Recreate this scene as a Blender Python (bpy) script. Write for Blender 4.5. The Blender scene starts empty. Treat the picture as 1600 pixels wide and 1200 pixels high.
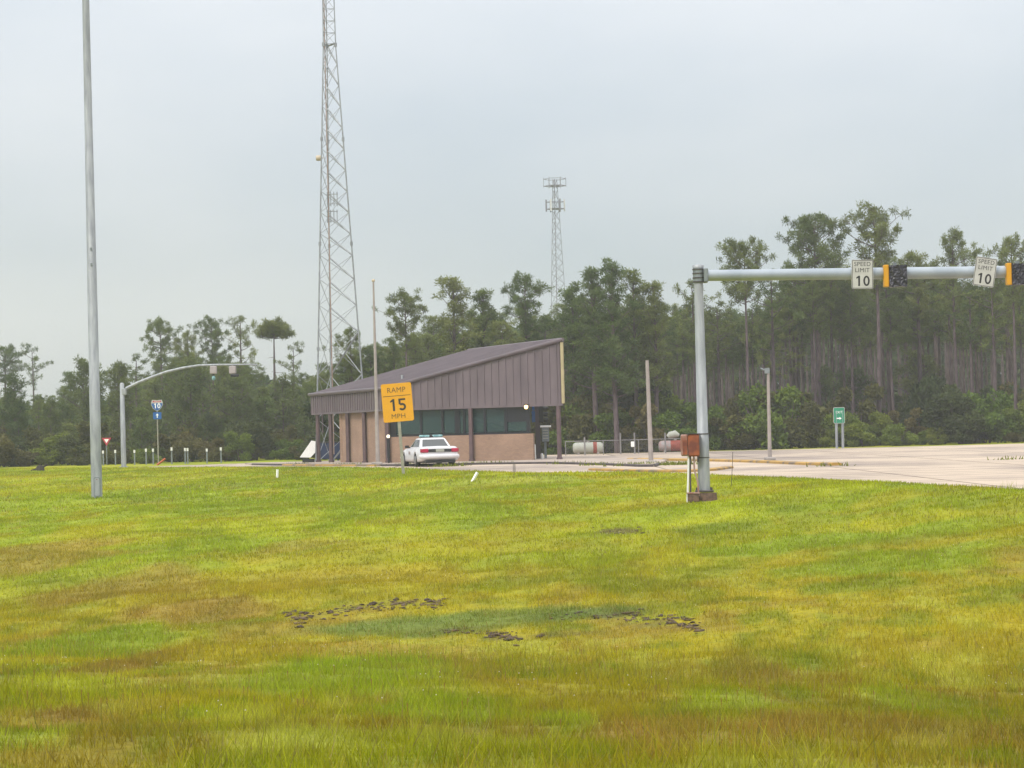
import bpy, math, random
import numpy as np
from mathutils import Vector, Matrix

# ------------------------------------------------------------------ camera, world, sun, exposure
sc = bpy.context.scene
F = 3609.0                      # focal length in pixels of a 1600 px wide frame
CAM = Vector((0.0, 0.0, 1.71))
PITCH = math.atan(72 / F)
ROLL = math.radians(1.5)
fwd = Vector((0, math.cos(PITCH), math.sin(PITCH)))
r0 = Vector((1, 0, 0)); u0 = Vector((0, -math.sin(PITCH), math.cos(PITCH)))
RIGHT = math.cos(ROLL) * r0 - math.sin(ROLL) * u0
UP = math.cos(ROLL) * u0 + math.sin(ROLL) * r0
cd = bpy.data.cameras.new('camera'); cam = bpy.data.objects.new('camera', cd)
sc.collection.objects.link(cam)
M3 = Matrix((RIGHT, UP, -fwd)).transposed()
cam.matrix_world = Matrix.Translation(CAM) @ M3.to_4x4()
cd.sensor_width = 36; cd.lens = 36 * F / 1600
cd.clip_start = 0.1; cd.clip_end = 5000
sc.camera = cam
sc.view_settings.view_transform = 'Standard'
sc.view_settings.look = 'None'
sc.view_settings.gamma = 1
sc.view_settings.use_curve_mapping = False
sc.view_settings.exposure = 0.05
sc.cycles.filter_width = 1.5
sc.cycles.max_bounces = 5
sc.cycles.diffuse_bounces = 2
sc.cycles.glossy_bounces = 2
sc.cycles.transmission_bounces = 2
sc.cycles.transparent_max_bounces = 8
sc.cycles.volume_bounces = 1
sc.cycles.use_denoising = True

SUN_EL = math.radians(48); SUN_AZ = math.radians(215)      # compass style: 0 = +Y, clockwise
w = bpy.data.worlds.new("World"); sc.world = w; w.use_nodes = True
nt = w.node_tree; nt.nodes.clear()
def N(t, typ, **kw):
    n = t.nodes.new(typ)
    for k, v in kw.items(): setattr(n, k, v)
    return n
out = N(nt, 'ShaderNodeOutputWorld')
sky = N(nt, 'ShaderNodeTexSky', sky_type='NISHITA', sun_disc=False)
sky.sun_elevation = SUN_EL; sky.sun_rotation = SUN_AZ; sky.dust_density = 3
bg1 = N(nt, 'ShaderNodeBackground'); bg1.inputs[1].default_value = 0.03
nt.links.new(sky.outputs[0], bg1.inputs[0])
tc = N(nt, 'ShaderNodeTexCoord')
sep = N(nt, 'ShaderNodeSeparateXYZ'); nt.links.new(tc.outputs['Generated'], sep.inputs[0])
mx = N(nt, 'ShaderNodeMath', operation='MAXIMUM'); mx.inputs[1].default_value = 0
nt.links.new(sep.outputs[2], mx.inputs[0])
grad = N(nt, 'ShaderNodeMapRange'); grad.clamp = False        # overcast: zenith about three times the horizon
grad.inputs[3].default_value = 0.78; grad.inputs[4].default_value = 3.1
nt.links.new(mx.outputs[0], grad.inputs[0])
mp = N(nt, 'ShaderNodeMapping'); mp.inputs['Scale'].default_value = (2.6, 2.6, 7.0)
mp.inputs['Location'].default_value = (3.3, 0.4, 1.9)
nt.links.new(tc.outputs['Generated'], mp.inputs[0])
nz = N(nt, 'ShaderNodeTexNoise'); nz.inputs['Scale'].default_value = 1.3; nz.inputs['Detail'].default_value = 5
nz.inputs['Roughness'].default_value = 0.45
nt.links.new(mp.outputs[0], nz.inputs['Vector'])
cr = N(nt, 'ShaderNodeValToRGB')
cr.color_ramp.elements[0].position = 0.0; cr.color_ramp.elements[0].color = (0.345, 0.41, 0.475, 1)
cr.color_ramp.elements[1].position = 1.0; cr.color_ramp.elements[1].color = (0.675, 0.675, 0.68, 1)
def M_(op, a, b_):
    n_ = N(nt, 'ShaderNodeMath', operation=op)
    for i_, q_ in enumerate((a, b_)):
        if isinstance(q_, (int, float)): n_.inputs[i_].default_value = q_
        else: nt.links.new(q_, n_.inputs[i_])
    return n_.outputs[0]
zc_ = M_('MINIMUM', sep.outputs[2], .3); zz_ = M_('SUBTRACT', zc_, .095); xc_ = M_('MAXIMUM', M_('MINIMUM', sep.outputs[0], .3), -.3)
slope = M_('ADD', M_('MULTIPLY', zz_, 2.6), M_('MULTIPLY', M_('MULTIPLY', xc_, zz_), 10.0))
slope = M_('SUBTRACT', slope, M_('MULTIPLY', xc_, .6))
fac_ = M_('ADD', M_('MULTIPLY', M_('SUBTRACT', nz.outputs[0], .5), 1.5), M_('ADD', slope, .5))
nt.links.new(fac_, cr.inputs[0])
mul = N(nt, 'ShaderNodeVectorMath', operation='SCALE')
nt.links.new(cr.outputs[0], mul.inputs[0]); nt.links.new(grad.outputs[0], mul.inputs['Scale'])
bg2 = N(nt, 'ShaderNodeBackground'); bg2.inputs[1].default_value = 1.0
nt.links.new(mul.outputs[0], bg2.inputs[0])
ad = N(nt, 'ShaderNodeAddShader')
nt.links.new(bg1.outputs[0], ad.inputs[0]); nt.links.new(bg2.outputs[0], ad.inputs[1])
nt.links.new(ad.outputs[0], out.inputs[0])
w.cycles.sampling_method = 'MANUAL'; w.cycles.sample_map_resolution = 512

sd = bpy.data.lights.new('sun', 'SUN'); sd.energy = 2.1; sd.angle = math.radians(10); sd.color = (1, .95, .86)
so = bpy.data.objects.new('sun', sd); sc.collection.objects.link(so)
sdir = Vector((math.sin(SUN_AZ) * math.cos(SUN_EL), math.cos(SUN_AZ) * math.cos(SUN_EL), math.sin(SUN_EL)))
so.rotation_euler = sdir.to_track_quat('Z', 'Y').to_euler(); so.location = (0, -20, 60)

# ------------------------------------------------------------------ helpers
rng = random.Random(7)
def ray(u, v): return fwd + RIGHT * ((u - 800) / F) + UP * ((600 - v) / F)
def P(u, v, Y):
    d = ray(u, v); return CAM + d * (Y / d.y)
def G(u, v, z=0.0):
    d = ray(u, v); return CAM + d * ((z - CAM.z) / d.z)
def X(u, Y, z=0.0):
    """world x of image column u at depth Y and height z"""
    v = 672
    for _ in range(3):
        p = P(u, v, Y); v -= (z - p.z) * F / Y
    return P(u, v, Y).x

def hashn(ix, iy, s):
    h = np.sin(ix * 127.1 + iy * 311.7 + s * 74.7) * 43758.5453
    return h - np.floor(h)
def vnoise(x, y, s=0):
    ix = np.floor(x); iy = np.floor(y); fx = x - ix; fy = y - iy
    fx = fx * fx * (3 - 2 * fx); fy = fy * fy * (3 - 2 * fy)
    a = hashn(ix, iy, s); b = hashn(ix + 1, iy, s); c = hashn(ix, iy + 1, s); d = hashn(ix + 1, iy + 1, s)
    return (a * (1 - fx) + b * fx) * (1 - fy) + (c * (1 - fx) + d * fx) * fy
def fbm(x, y, s=0, o=4):
    t = 0; a = .5; n = 0
    for k in range(o):
        t = t + a * vnoise(x * 2 ** k, y * 2 ** k, s + k * 13); n += a; a *= .55
    return t / n

EX = np.array([-300, -60, -30, -24, -17.7, -11, -5.3, -3, 1, 4.9, 6.6, 8.8, 10.5, 12, 16, 26, 60, 300.])
EY = np.array([175, 168, 152, 143, 135, 123.5, 112, 102, 91, 88, 80, 71, 63, 54, 46, 38, 34, 30.])
def edge(x): return np.interp(x, EX, EY)
def terrain(x, y):
    x = np.asarray(x, float); y = np.asarray(y, float)
    e = edge(x); yb = np.minimum(35.0 - .9 * np.clip(x, -18, 6), e - 8)
    t = np.clip((y - yb) / (e - .5 - yb), 0, 1)
    zf = -1.60 * (1 - t) ** 1.75
    t2 = np.clip((y - 7) / (yb - 7), 0, 1); s2 = t2 * t2 * (3 - 2 * t2)
    zn = -1.60 * s2 + 0.02
    z = np.where(y > yb, zf, zn)
    g = np.clip((e - 1 - y) / 6, 0, 1) * np.clip((y - 6) / 3, 0, 1)
    z = z + g * ((fbm(x / 6, y / 6, 3) - .5) * .34 + (fbm(x / 1.6, y / 1.9, 9, 3) - .5) * .15)
    far = np.clip((y - 330) / 400, 0, 1)
    return np.where(y >= e - .4, -0.004, z)
def GT(u, v):
    z = 0.0
    p = G(u, v, z)
    for _ in range(25):
        p = G(u, v, z); z = .5 * z + .5 * float(terrain(p.x, p.y))
    return p

def tag(o, label=None, cat=None, group=None, kind=None):
    if label: o['label'] = label
    if cat: o['category'] = cat
    if group: o['group'] = group
    if kind: o['kind'] = kind
    return o
def thing(name, label, cat, loc=(0, 0, 0), rz=0.0, group=None):
    o = bpy.data.objects.new(name, None); sc.collection.objects.link(o)
    o.location = loc; o.rotation_euler = (0, 0, rz); o.empty_display_size = .3
    return tag(o, label, cat, group)

class MB:
    def __init__(s): s.v = []; s.f = []; s.m = []; s.s = []
    def add(s, vs, fs, mi=0, smooth=False):
        b = len(s.v); s.v += [tuple(p) for p in vs]
        for f in fs: s.f.append([b + i for i in f]); s.m.append(mi); s.s.append(smooth)
    def box(s, c, d, rz=0, mi=0, bev=0.0):
        x, y, z = d[0] / 2, d[1] / 2, d[2] / 2
        if bev > 0:
            b = min(bev, x * .9, y * .9)
            ring = [(-x + b, -y), (x - b, -y), (x, -y + b), (x, y - b), (x - b, y), (-x + b, y), (-x, y - b), (-x, -y + b)]
            zb = min(b, z * .9)
            lv = [(-z, .94), (-z + zb, 1), (z - zb, 1), (z, .94)]
            vs = [(px * k if k == 1 else px - math.copysign(zb, px) * .7, py * k if k == 1 else py - math.copysign(zb, py) * .7, zz) for zz, k in lv for px, py in ring]
            fs = [[i * 8 + j, i * 8 + (j + 1) % 8, i * 8 + 8 + (j + 1) % 8, i * 8 + 8 + j] for i in range(3) for j in range(8)]
            fs += [list(range(7, -1, -1)), list(range(24, 32))]
        else:
            vs = [(sx * x, sy * y, sz * z) for sz in (-1, 1) for sx, sy in ((-1, -1), (1, -1), (1, 1), (-1, 1))]
            fs = [(3, 2, 1, 0), (4, 5, 6, 7), (0, 1, 5, 4), (1, 2, 6, 5), (2, 3, 7, 6), (3, 0, 4, 7)]
        ca, sa = math.cos(rz), math.sin(rz)
        s.add([(c[0] + a * ca - b_ * sa, c[1] + a * sa + b_ * ca, c[2] + zz) for a, b_, zz in vs], fs, mi)
        return s
    def tube(s, pts, rad, n=12, mi=0, caps=True, smooth=True):
        pts = [Vector(p) for p in pts]
        if not hasattr(rad, '__len__'): rad = [rad] * len(pts)
        rings = []; prev = None
        for i, p in enumerate(pts):
            a = pts[min(i + 1, len(pts) - 1)] - pts[max(i - 1, 0)]; a.normalize()
            ref = Vector((0, 0, 1)) if abs(a.z) < .9 else Vector((1, 0, 0))
            if prev is None: t = a.cross(ref).normalized()
            else:
                t = prev - a * prev.dot(a); t.normalize()
            prev = t; b = a.cross(t)
            rings.append([p + (t * math.cos(2 * math.pi * k / n) + b * math.sin(2 * math.pi * k / n)) * rad[i] for k in range(n)])
        vs = [q for r in rings for q in r]
        fs = [[i * n + k, i * n + (k + 1) % n, (i + 1) * n + (k + 1) % n, (i + 1) * n + k] for i in range(len(pts) - 1) for k in range(n)]
        s.add(vs, fs, mi, smooth)
        if caps:
            s.add(rings[0], [list(range(n - 1, -1, -1))], mi); s.add(rings[-1], [list(range(n))], mi)
        return s
    def bar(s, a, b, wd, mi=0):
        return s.tube([a, b], wd / 2 * 1.3, 4, mi, smooth=False)
    def prism(s, ring, z0, z1, mi=0):
        """extrude a plan polygon (ccw); z0/z1 numbers or functions of (x, y)"""
        n = len(ring); f0 = z0 if callable(z0) else (lambda x, y: z0); f1 = z1 if callable(z1) else (lambda x, y: z1)
        vs = [(x, y, f0(x, y)) for x, y in ring] + [(x, y, f1(x, y)) for x, y in ring]
        s.add(vs, [[i, (i + 1) % n, n + (i + 1) % n, n + i] for i in range(n)] + [list(range(n - 1, -1, -1)), list(range(n, 2 * n))], mi)
        return s
    def plate(s, ring, y0, y1, mi=0):
        """extrude an outline given in x, z (seen from -y, ccw) between y0 (front) and y1"""
        n = len(ring)
        vs = [(x, y0, z) for x, z in ring] + [(x, y1, z) for x, z in ring]
        s.add(vs, [list(range(n)), list(range(2 * n - 1, n - 1, -1))] + [[(i + 1) % n, i, n + i, n + (i + 1) % n] for i in range(n)], mi)
        return s
    def build(s, name, mats, parent=None, label=None):
        me = bpy.data.meshes.new(name); me.from_pydata(s.v, [], s.f)
        mats = mats if isinstance(mats, (list, tuple)) else [mats]
        for m in mats: me.materials.append(m)
        me.polygons.foreach_set('material_index', s.m); me.polygons.foreach_set('use_smooth', s.s)
        me.update()
        o = bpy.data.objects.new(name, me); sc.collection.objects.link(o)
        if parent: o.parent = parent
        if label: o['label'] = label
        return o

def rrect(cx, cz, wd, ht, r, n=5):
    pts = []
    for qx, qz, a0 in ((1, -1, -90), (1, 1, 0), (-1, 1, 90), (-1, -1, 180)):
        for k in range(n + 1):
            a = math.radians(a0 + 90 * k / n)
            pts.append((cx + qx * (wd / 2 - r) + r * math.cos(a), cz + qz * (ht / 2 - r) + r * math.sin(a)))
    return pts

def text_into(mb, s, size, cx, cz, y, mi=0, sx=1.0, depth=.003):
    """flat lettering in the x-z plane, centred on (cx, cz)"""
    cu = bpy.data.curves.new('lettering', 'FONT'); cu.body = s; cu.size = size; cu.align_x = 'CENTER'; cu.align_y = 'CENTER'
    cu.space_character = 1.06; cu.resolution_u = 3
    o = bpy.data.objects.new('lettering', cu); sc.collection.objects.link(o)
    dg = bpy.context.evaluated_depsgraph_get(); me = o.evaluated_get(dg).to_mesh()
    vs = [v.co.copy() for v in me.vertices]; fs = [list(p.vertices) for p in me.polygons]
    o.evaluated_get(dg).to_mesh_clear(); bpy.data.objects.remove(o); bpy.data.curves.remove(cu)
    if not vs: return
    zx = [v.x for v in vs]; zy = [v.y for v in vs]; mx_, my_ = (min(zx) + max(zx)) / 2, (min(zy) + max(zy)) / 2
    mb.add([((v.x - mx_) * sx + cx, y, v.y - my_ + cz) for v in vs], fs, mi)

def numeral_into(mb, ds, h, cx, cz, y, mi=0, wf=.62):
    """bold highway numerals drawn as strokes: 1, 5 and 0"""
    wd = h * wf; st = h * .17; x = cx - (len(ds) * wd + (len(ds) - 1) * h * .16) / 2 + wd / 2
    for ch in ds:
        if ch == '1':
            mb.add([(x + a * h, y, cz + b_ * h) for a, b_ in ((-.02, -.5), (.16, -.5), (.16, .5), (.02, .5), (-.20, .34), (-.20, .20), (-.02, .28))], [(0, 1, 2, 3, 4, 5, 6)], mi)
        elif ch == '0':
            n = 24; o_ = [(x + wd / 2 * math.cos(2 * math.pi * i_ / n), cz + h / 2 * math.sin(2 * math.pi * i_ / n)) for i_ in range(n)]
            q_ = [(x + (wd / 2 - st) * math.cos(2 * math.pi * i_ / n), cz + (h / 2 - st) * math.sin(2 * math.pi * i_ / n)) for i_ in range(n)]
            mb.add([(a, y, b_) for a, b_ in o_ + q_], [(i_, (i_ + 1) % n, n + (i_ + 1) % n, n + i_) for i_ in range(n)], mi)
        else:
            L_, R_ = x - wd / 2, x + wd / 2; r_ = h * .31; pc = (x - wd * .02, cz - h * .5 + r_)
            for a, b_, c, d in ((L_ + .02 * h, cz + h / 2 - st * .9, R_ - .03 * h, cz + h / 2), (L_ + .02 * h, cz + h * .02, L_ + .02 * h + st, cz + h / 2 - st * .9)): mb.add([(a, y, b_), (c, y, b_), (c, y, d), (a, y, d)], [(0, 1, 2, 3)], mi)
            n = 20; aa = [math.radians(-150 + 285 * i_ / n) for i_ in range(n + 1)]
            o_ = [(pc[0] + wd * .5 * math.cos(a), pc[1] + r_ * math.sin(a)) for a in aa]; q_ = [(pc[0] + (wd * .5 - st) * math.cos(a), pc[1] + (r_ - st) * math.sin(a)) for a in aa]
            mb.add([(a, y, b_) for a, b_ in o_ + q_], [(i_, i_ + 1, n + 2 + i_, n + 1 + i_) for i_ in range(n)], mi)
        x += wd + h * .16

# ------------------------------------------------------------------ materials
MATS = {}
def mat(name, col, rough=.6, metal=0.0, var=.15, scale=3.0, col2=None, bump=0.0, bscale=30., spec=.4, emit=None, alpha=1.0, coords='Object', stretch=None, lo=.4, hi=.6):
    m = bpy.data.materials.new(name); m.use_nodes = True; t = m.node_tree
    b = t.nodes['Principled BSDF']; b.inputs['Roughness'].default_value = rough; b.inputs['Metallic'].default_value = metal
    b.inputs['Specular IOR Level'].default_value = spec; b.inputs['Alpha'].default_value = alpha
    tc = N(t, 'ShaderNodeTexCoord'); nz = N(t, 'ShaderNodeTexNoise'); nz.inputs['Scale'].default_value = scale; nz.inputs['Detail'].default_value = 6
    src = tc.outputs[coords]
    if stretch:
        mpn = N(t, 'ShaderNodeMapping'); mpn.inputs['Scale'].default_value = stretch; t.links.new(src, mpn.inputs[0]); src = mpn.outputs[0]
    t.links.new(src, nz.inputs['Vector'])
    r = N(t, 'ShaderNodeValToRGB'); c2 = col2 or tuple(c * (1 - var) for c in col)
    r.color_ramp.elements[0].position = lo; r.color_ramp.elements[1].position = hi
    r.color_ramp.elements[0].color = (*c2, 1); r.color_ramp.elements[1].color = (*col, 1)
    t.links.new(nz.outputs[0], r.inputs[0]); t.links.new(r.outputs[0], b.inputs['Base Color'])
    if bump:
        n2 = N(t, 'ShaderNodeTexNoise'); n2.inputs['Scale'].default_value = bscale; n2.inputs['Detail'].default_value = 4
        t.links.new(tc.outputs[coords], n2.inputs['Vector'])
        bp = N(t, 'ShaderNodeBump'); bp.inputs['Strength'].default_value = bump; t.links.new(n2.outputs[0], bp.inputs['Height']); t.links.new(bp.outputs[0], b.inputs['Normal'])
    if emit:
        b.inputs['Emission Color'].default_value = (*emit[0], 1); b.inputs['Emission Strength'].default_value = emit[1]
    MATS[name] = m
    return m
mat('galvanised', (.35, .37, .39), .5, .2, scale=1.2, col2=(.235, .25, .275), bump=.05, stretch=(5, 5, .9), lo=.35, hi=.65)
mat('galvanised_dull', (.21, .24, .25), .6, .2, scale=2, var=.25)
mat('beam_metal', (.34, .38, .42), .45, .3, scale=1.5, col2=(.28, .32, .36))
mat('dark_joint', (.07, .06, .06), .8)
mat('rust', (.30, .085, .03), .85, scale=4, col2=(.15, .045, .03), bump=.2)
mat('rust_pale', (.35, .25, .22), .8, scale=5, col2=(.25, .10, .07), stretch=(1, 1, .6))
mat('concrete_rusty', (.16, .10, .07), .9, scale=9, col2=(.09, .06, .05))
mat('concrete', (.34, .31, .29), .9, scale=2.5, var=.2)
mat('white_paint', (.70, .70, .68), .4, scale=2, var=.07)
mat('white_bright', (.85, .85, .82), .5, scale=2, var=.04)
mat('pole_white', (.42, .40, .38), .6, scale=3, var=.2)
mat('bleached_wood', (.30, .29, .24), .85, scale=4, var=.2)
mat('concrete_pole', (.33, .29, .27), .8, scale=3, var=.15)
mat('siding', (.150, .118, .132), .55, scale=1.6, col2=(.105, .082, .095), bump=.08, stretch=(1, 1, .35), lo=.3, hi=.65)
mat('roof_metal', (.12, .095, .108), .5, scale=.7, col2=(.10, .08, .092), spec=.3)
mat('trim_brown', (.055, .038, .045), .6, scale=2)
mat('trim_cream', (.40, .34, .19), .7, scale=2)
mat('column_brown', (.115, .072, .078), .6, scale=2, col2=(.085, .055, .06))
mat('frame_dark', (.012, .013, .022), .4, scale=2)
mat('soffit', (.10, .06, .045), .8)
mat('interior', (.06, .085, .085), .9)
mat('interior_light', (.18, .26, .25), .9)
mat('black', (.012, .012, .016), .5, scale=3)
mat('black_cover', (.03, .03, .042), .42, scale=6, col2=(.012, .012, .02), bump=.5, bscale=5, spec=.5)
mat('signal_yellow', (.62, .30, .012), .5, scale=3, var=.1)
mat('sign_yellow', (.70, .33, .004), .45, scale=2, var=.05)
mat('sign_white', (.46, .46, .43), .5, scale=4, var=.12)
mat('sign_green', (.015, .24, .13), .5, scale=3, var=.1)
mat('sign_blue', (.01, .10, .34), .5, scale=3, var=.1)
mat('sign_red', (.42, .03, .06), .5, scale=3, var=.1)
mat('sign_back', (.35, .31, .31), .5, scale=3, var=.1)
mat('legend_black', (.02, .02, .022), .6)
mat('legend_worn', (.08, .055, .02), .6)
mat('car_white', (.58, .57, .59), .25, scale=2, var=.03, spec=.5)
mat('car_glass', (.025, .03, .035), .08, spec=.8)
mat('tyre', (.012, .012, .013), .85)
mat('rim', (.25, .25, .26), .35, .6)
mat('tail_red', (.38, .012, .05), .25)
mat('lightbar', (.30, .50, .50), .25, scale=6, col2=(.12, .26, .28))
mat('navy', (.010, .025, .075), .6, scale=3)
mat('cream_tank', (.36, .37, .32), .6, scale=2, var=.12)
mat('red_paint', (.26, .05, .03), .7, scale=3, var=.3)
mat('red_dirty', (.30, .20, .19), .8, scale=3, col2=(.26, .26, .26))
mat('lamp_glow', (1, .7, .3), .5, emit=((1, .62, .22), 5.0))
mat('lamp_pale', (1, .9, .7), .5, emit=((1, .85, .6), 1.6))
mat('tower_steel', (.30, .32, .34), .5, .3, var=.25)
mat('tower_red', (.34, .24, .20), .7)
mat('tower_far', (.20, .20, .22), .7)
mat('antenna_cream', (.50, .42, .31), .6)
mat('antenna_white', (.62, .62, .60), .6)
mat('bark', (.120, .090, .096), .95, scale=5, col2=(.070, .050, .056), stretch=(1, 1, .3))
mat('wire_fence', (.22, .21, .21), .6)
mat('stump', (.035, .028, .022), .95, scale=6)
mat('kerb_yellow', (.40, .24, .06), .8, scale=1.3, col2=(.18, .14, .10), lo=.38, hi=.52)
mat('kerb_grey', (.075, .062, .062), .9, scale=2, var=.3)
mat('orange_plastic', (.45, .10, .03), .6)

# brick
m = bpy.data.materials.new('brick'); m.use_nodes = True; t = m.node_tree; b = t.nodes['Principled BSDF']; b.inputs['Roughness'].default_value = .9
tcn = N(t, 'ShaderNodeTexCoord'); br = N(t, 'ShaderNodeTexBrick'); mpn = N(t, 'ShaderNodeMapping')
mpn.inputs['Rotation'].default_value = (math.radians(90), 0, 0)
t.links.new(tcn.outputs['Object'], mpn.inputs[0]); t.links.new(mpn.outputs[0], br.inputs['Vector'])
br.inputs['Scale'].default_value = 1; br.inputs['Brick Width'].default_value = .2; br.inputs['Row Height'].default_value = .075; br.inputs['Mortar Size'].default_value = .008
br.inputs['Color1'].default_value = (.34, .215, .145, 1); br.inputs['Color2'].default_value = (.29, .18, .125, 1); br.inputs['Mortar'].default_value = (.26, .19, .15, 1)
nz = N(t, 'ShaderNodeTexNoise'); nz.inputs['Scale'].default_value = .9; nz.inputs['Detail'].default_value = 6
t.links.new(tcn.outputs['Object'], nz.inputs['Vector'])
mr = N(t, 'ShaderNodeMapRange'); mr.inputs[1].default_value = .3; mr.inputs[2].default_value = .7; mr.inputs[3].default_value = .82; mr.inputs[4].default_value = 1.1
t.links.new(nz.outputs[0], mr.inputs[0])
vm = N(t, 'ShaderNodeVectorMath', operation='SCALE'); t.links.new(br.outputs[0], vm.inputs[0]); t.links.new(mr.outputs[0], vm.inputs['Scale']); t.links.new(vm.outputs[0], b.inputs['Base Color'])
MATS['brick'] = m

# tinted window glass
m = bpy.data.materials.new('tinted_glass'); m.use_nodes = True; t = m.node_tree; b = t.nodes['Principled BSDF']
b.inputs['Base Color'].default_value = (.028, .068, .070, 1); b.inputs['Roughness'].default_value = .12; b.inputs['Alpha'].default_value = .55; b.inputs['Specular IOR Level'].default_value = .6
MATS['tinted_glass'] = m

def foliage_mat(name, c1, c2, trans=.25):
    m = bpy.data.materials.new(name); m.use_nodes = True; t = m.node_tree; b = t.nodes['Principled BSDF']
    b.inputs['Roughness'].default_value = .7; b.inputs['Specular IOR Level'].default_value = .2
    at = N(t, 'ShaderNodeAttribute', attribute_name='tone'); oi = N(t, 'ShaderNodeObjectInfo')
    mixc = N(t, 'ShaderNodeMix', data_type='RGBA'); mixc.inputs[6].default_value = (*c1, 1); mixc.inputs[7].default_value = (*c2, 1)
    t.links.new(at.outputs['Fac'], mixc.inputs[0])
    hs = N(t, 'ShaderNodeHueSaturation')
    m1 = N(t, 'ShaderNodeMapRange'); m1.inputs[3].default_value = .475; m1.inputs[4].default_value = .525; t.links.new(oi.outputs['Random'], m1.inputs[0]); t.links.new(m1.outputs[0], hs.inputs['Hue'])
    m2 = N(t, 'ShaderNodeMapRange'); m2.inputs[3].default_value = 1.2; m2.inputs[4].default_value = .8; t.links.new(oi.outputs['Random'], m2.inputs[0]); t.links.new(m2.outputs[0], hs.inputs['Value'])
    t.links.new(mixc.outputs[2], hs.inputs['Color']); t.links.new(hs.outputs[0], b.inputs['Base Color'])
    tr = N(t, 'ShaderNodeBsdfTranslucent'); t.links.new(hs.outputs[0], tr.inputs[0])
    ms = N(t, 'ShaderNodeMixShader'); ms.inputs[0].default_value = trans
    o = t.nodes['Material Output']; t.links.new(b.outputs[0], ms.inputs[1]); t.links.new(tr.outputs[0], ms.inputs[2]); t.links.new(ms.outputs[0], o.inputs[0])
    MATS[name] = m
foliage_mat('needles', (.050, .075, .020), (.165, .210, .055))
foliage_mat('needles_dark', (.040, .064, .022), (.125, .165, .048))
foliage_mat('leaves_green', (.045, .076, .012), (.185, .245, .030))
foliage_mat('leaves_olive', (.044, .046, .014), (.145, .135, .036))
foliage_mat('leaves_dark', (.020, .034, .012), (.075, .100, .028))

def attr_mat(name, rough=.85, trans=0.0, noise=0.0, nscale=40.):
    m = bpy.data.materials.new(name); m.use_nodes = True; t = m.node_tree; b = t.nodes['Principled BSDF']
    b.inputs['Roughness'].default_value = rough; b.inputs['Specular IOR Level'].default_value = .15
    at = N(t, 'ShaderNodeAttribute', attribute_name='col'); src = at.outputs['Color']
    if noise:
        tcn = N(t, 'ShaderNodeTexCoord'); nz = N(t, 'ShaderNodeTexNoise'); nz.inputs['Scale'].default_value = nscale; nz.inputs['Detail'].default_value = 8; nz.inputs['Roughness'].default_value = .7
        t.links.new(tcn.outputs['Object'], nz.inputs['Vector'])
        mr = N(t, 'ShaderNodeMapRange'); mr.inputs[1].default_value = .3; mr.inputs[2].default_value = .7; mr.inputs[3].default_value = 1 - noise; mr.inputs[4].default_value = 1 + noise
        t.links.new(nz.outputs[0], mr.inputs[0])
        vm = N(t, 'ShaderNodeVectorMath', operation='SCALE'); t.links.new(src, vm.inputs[0]); t.links.new(mr.outputs[0], vm.inputs['Scale']); src = vm.outputs[0]
        bp = N(t, 'ShaderNodeBump'); bp.inputs['Strength'].default_value = .6; bp.inputs['Distance'].default_value = .05; t.links.new(nz.outputs[0], bp.inputs['Height']); t.links.new(bp.outputs[0], b.inputs['Normal'])
    t.links.new(src, b.inputs['Base Color'])
    if trans:
        tr = N(t, 'ShaderNodeBsdfTranslucent'); t.links.new(src, tr.inputs[0]); ms = N(t, 'ShaderNodeMixShader'); ms.inputs[0].default_value = trans
        t.links.new(b.outputs[0], ms.inputs[1]); t.links.new(tr.outputs[0], ms.inputs[2]); t.links.new(ms.outputs[0], t.nodes['Material Output'].inputs[0])
    MATS[name] = m
attr_mat('turf', noise=.35, nscale=9.)
attr_mat('blades', trans=.35)

# pavement: pale worn concrete with joints and stains
m = bpy.data.materials.new('lot_concrete'); m.use_nodes = True; t = m.node_tree; b = t.nodes['Principled BSDF']; b.inputs['Roughness'].default_value = .9
tcn = N(t, 'ShaderNodeTexCoord')
nz = N(t, 'ShaderNodeTexNoise'); nz.inputs['Scale'].default_value = .12; nz.inputs['Detail'].default_value = 10; nz.inputs['Roughness'].default_value = .65
mpn = N(t, 'ShaderNodeMapping'); mpn.inputs['Scale'].default_value = (1, .45, 1); t.links.new(tcn.outputs['Object'], mpn.inputs[0]); t.links.new(mpn.outputs[0], nz.inputs['Vector'])
r = N(t, 'ShaderNodeValToRGB'); r.color_ramp.elements[0].position = .38; r.color_ramp.elements[0].color = (.25, .20, .17, 1); r.color_ramp.elements[1].position = .56; r.color_ramp.elements[1].color = (.47, .375, .285, 1)
t.links.new(nz.outputs[0], r.inputs[0])
br = N(t, 'ShaderNodeTexBrick'); br.inputs['Scale'].default_value = 1; br.inputs['Brick Width'].default_value = 6; br.inputs['Row Height'].default_value = 4.5; br.offset = 0
br.inputs['Mortar Size'].default_value = .07; br.inputs['Color1'].default_value = (1, 1, 1, 1); br.inputs['Color2'].default_value = (.93, .93, .93, 1); br.inputs['Mortar'].default_value = (.42, .40, .37, 1)
t.links.new(tcn.outputs['Object'], br.inputs['Vector'])
mm = N(t, 'ShaderNodeMix', data_type='RGBA', blend_type='MULTIPLY'); mm.inputs[0].default_value = 1
t.links.new(r.outputs[0], mm.inputs[6]); t.links.new(br.outputs[0], mm.inputs[7]); n3 = N(t, 'ShaderNodeTexNoise'); n3.inputs['Scale'].default_value = 1; n3.inputs['Detail'].default_value = 8
mp3 = N(t, 'ShaderNodeMapping'); mp3.inputs['Scale'].default_value = (.06, .9, 1); mp3.inputs['Rotation'].default_value = (0, 0, .12); t.links.new(tcn.outputs['Object'], mp3.inputs[0]); t.links.new(mp3.outputs[0], n3.inputs['Vector'])
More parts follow.
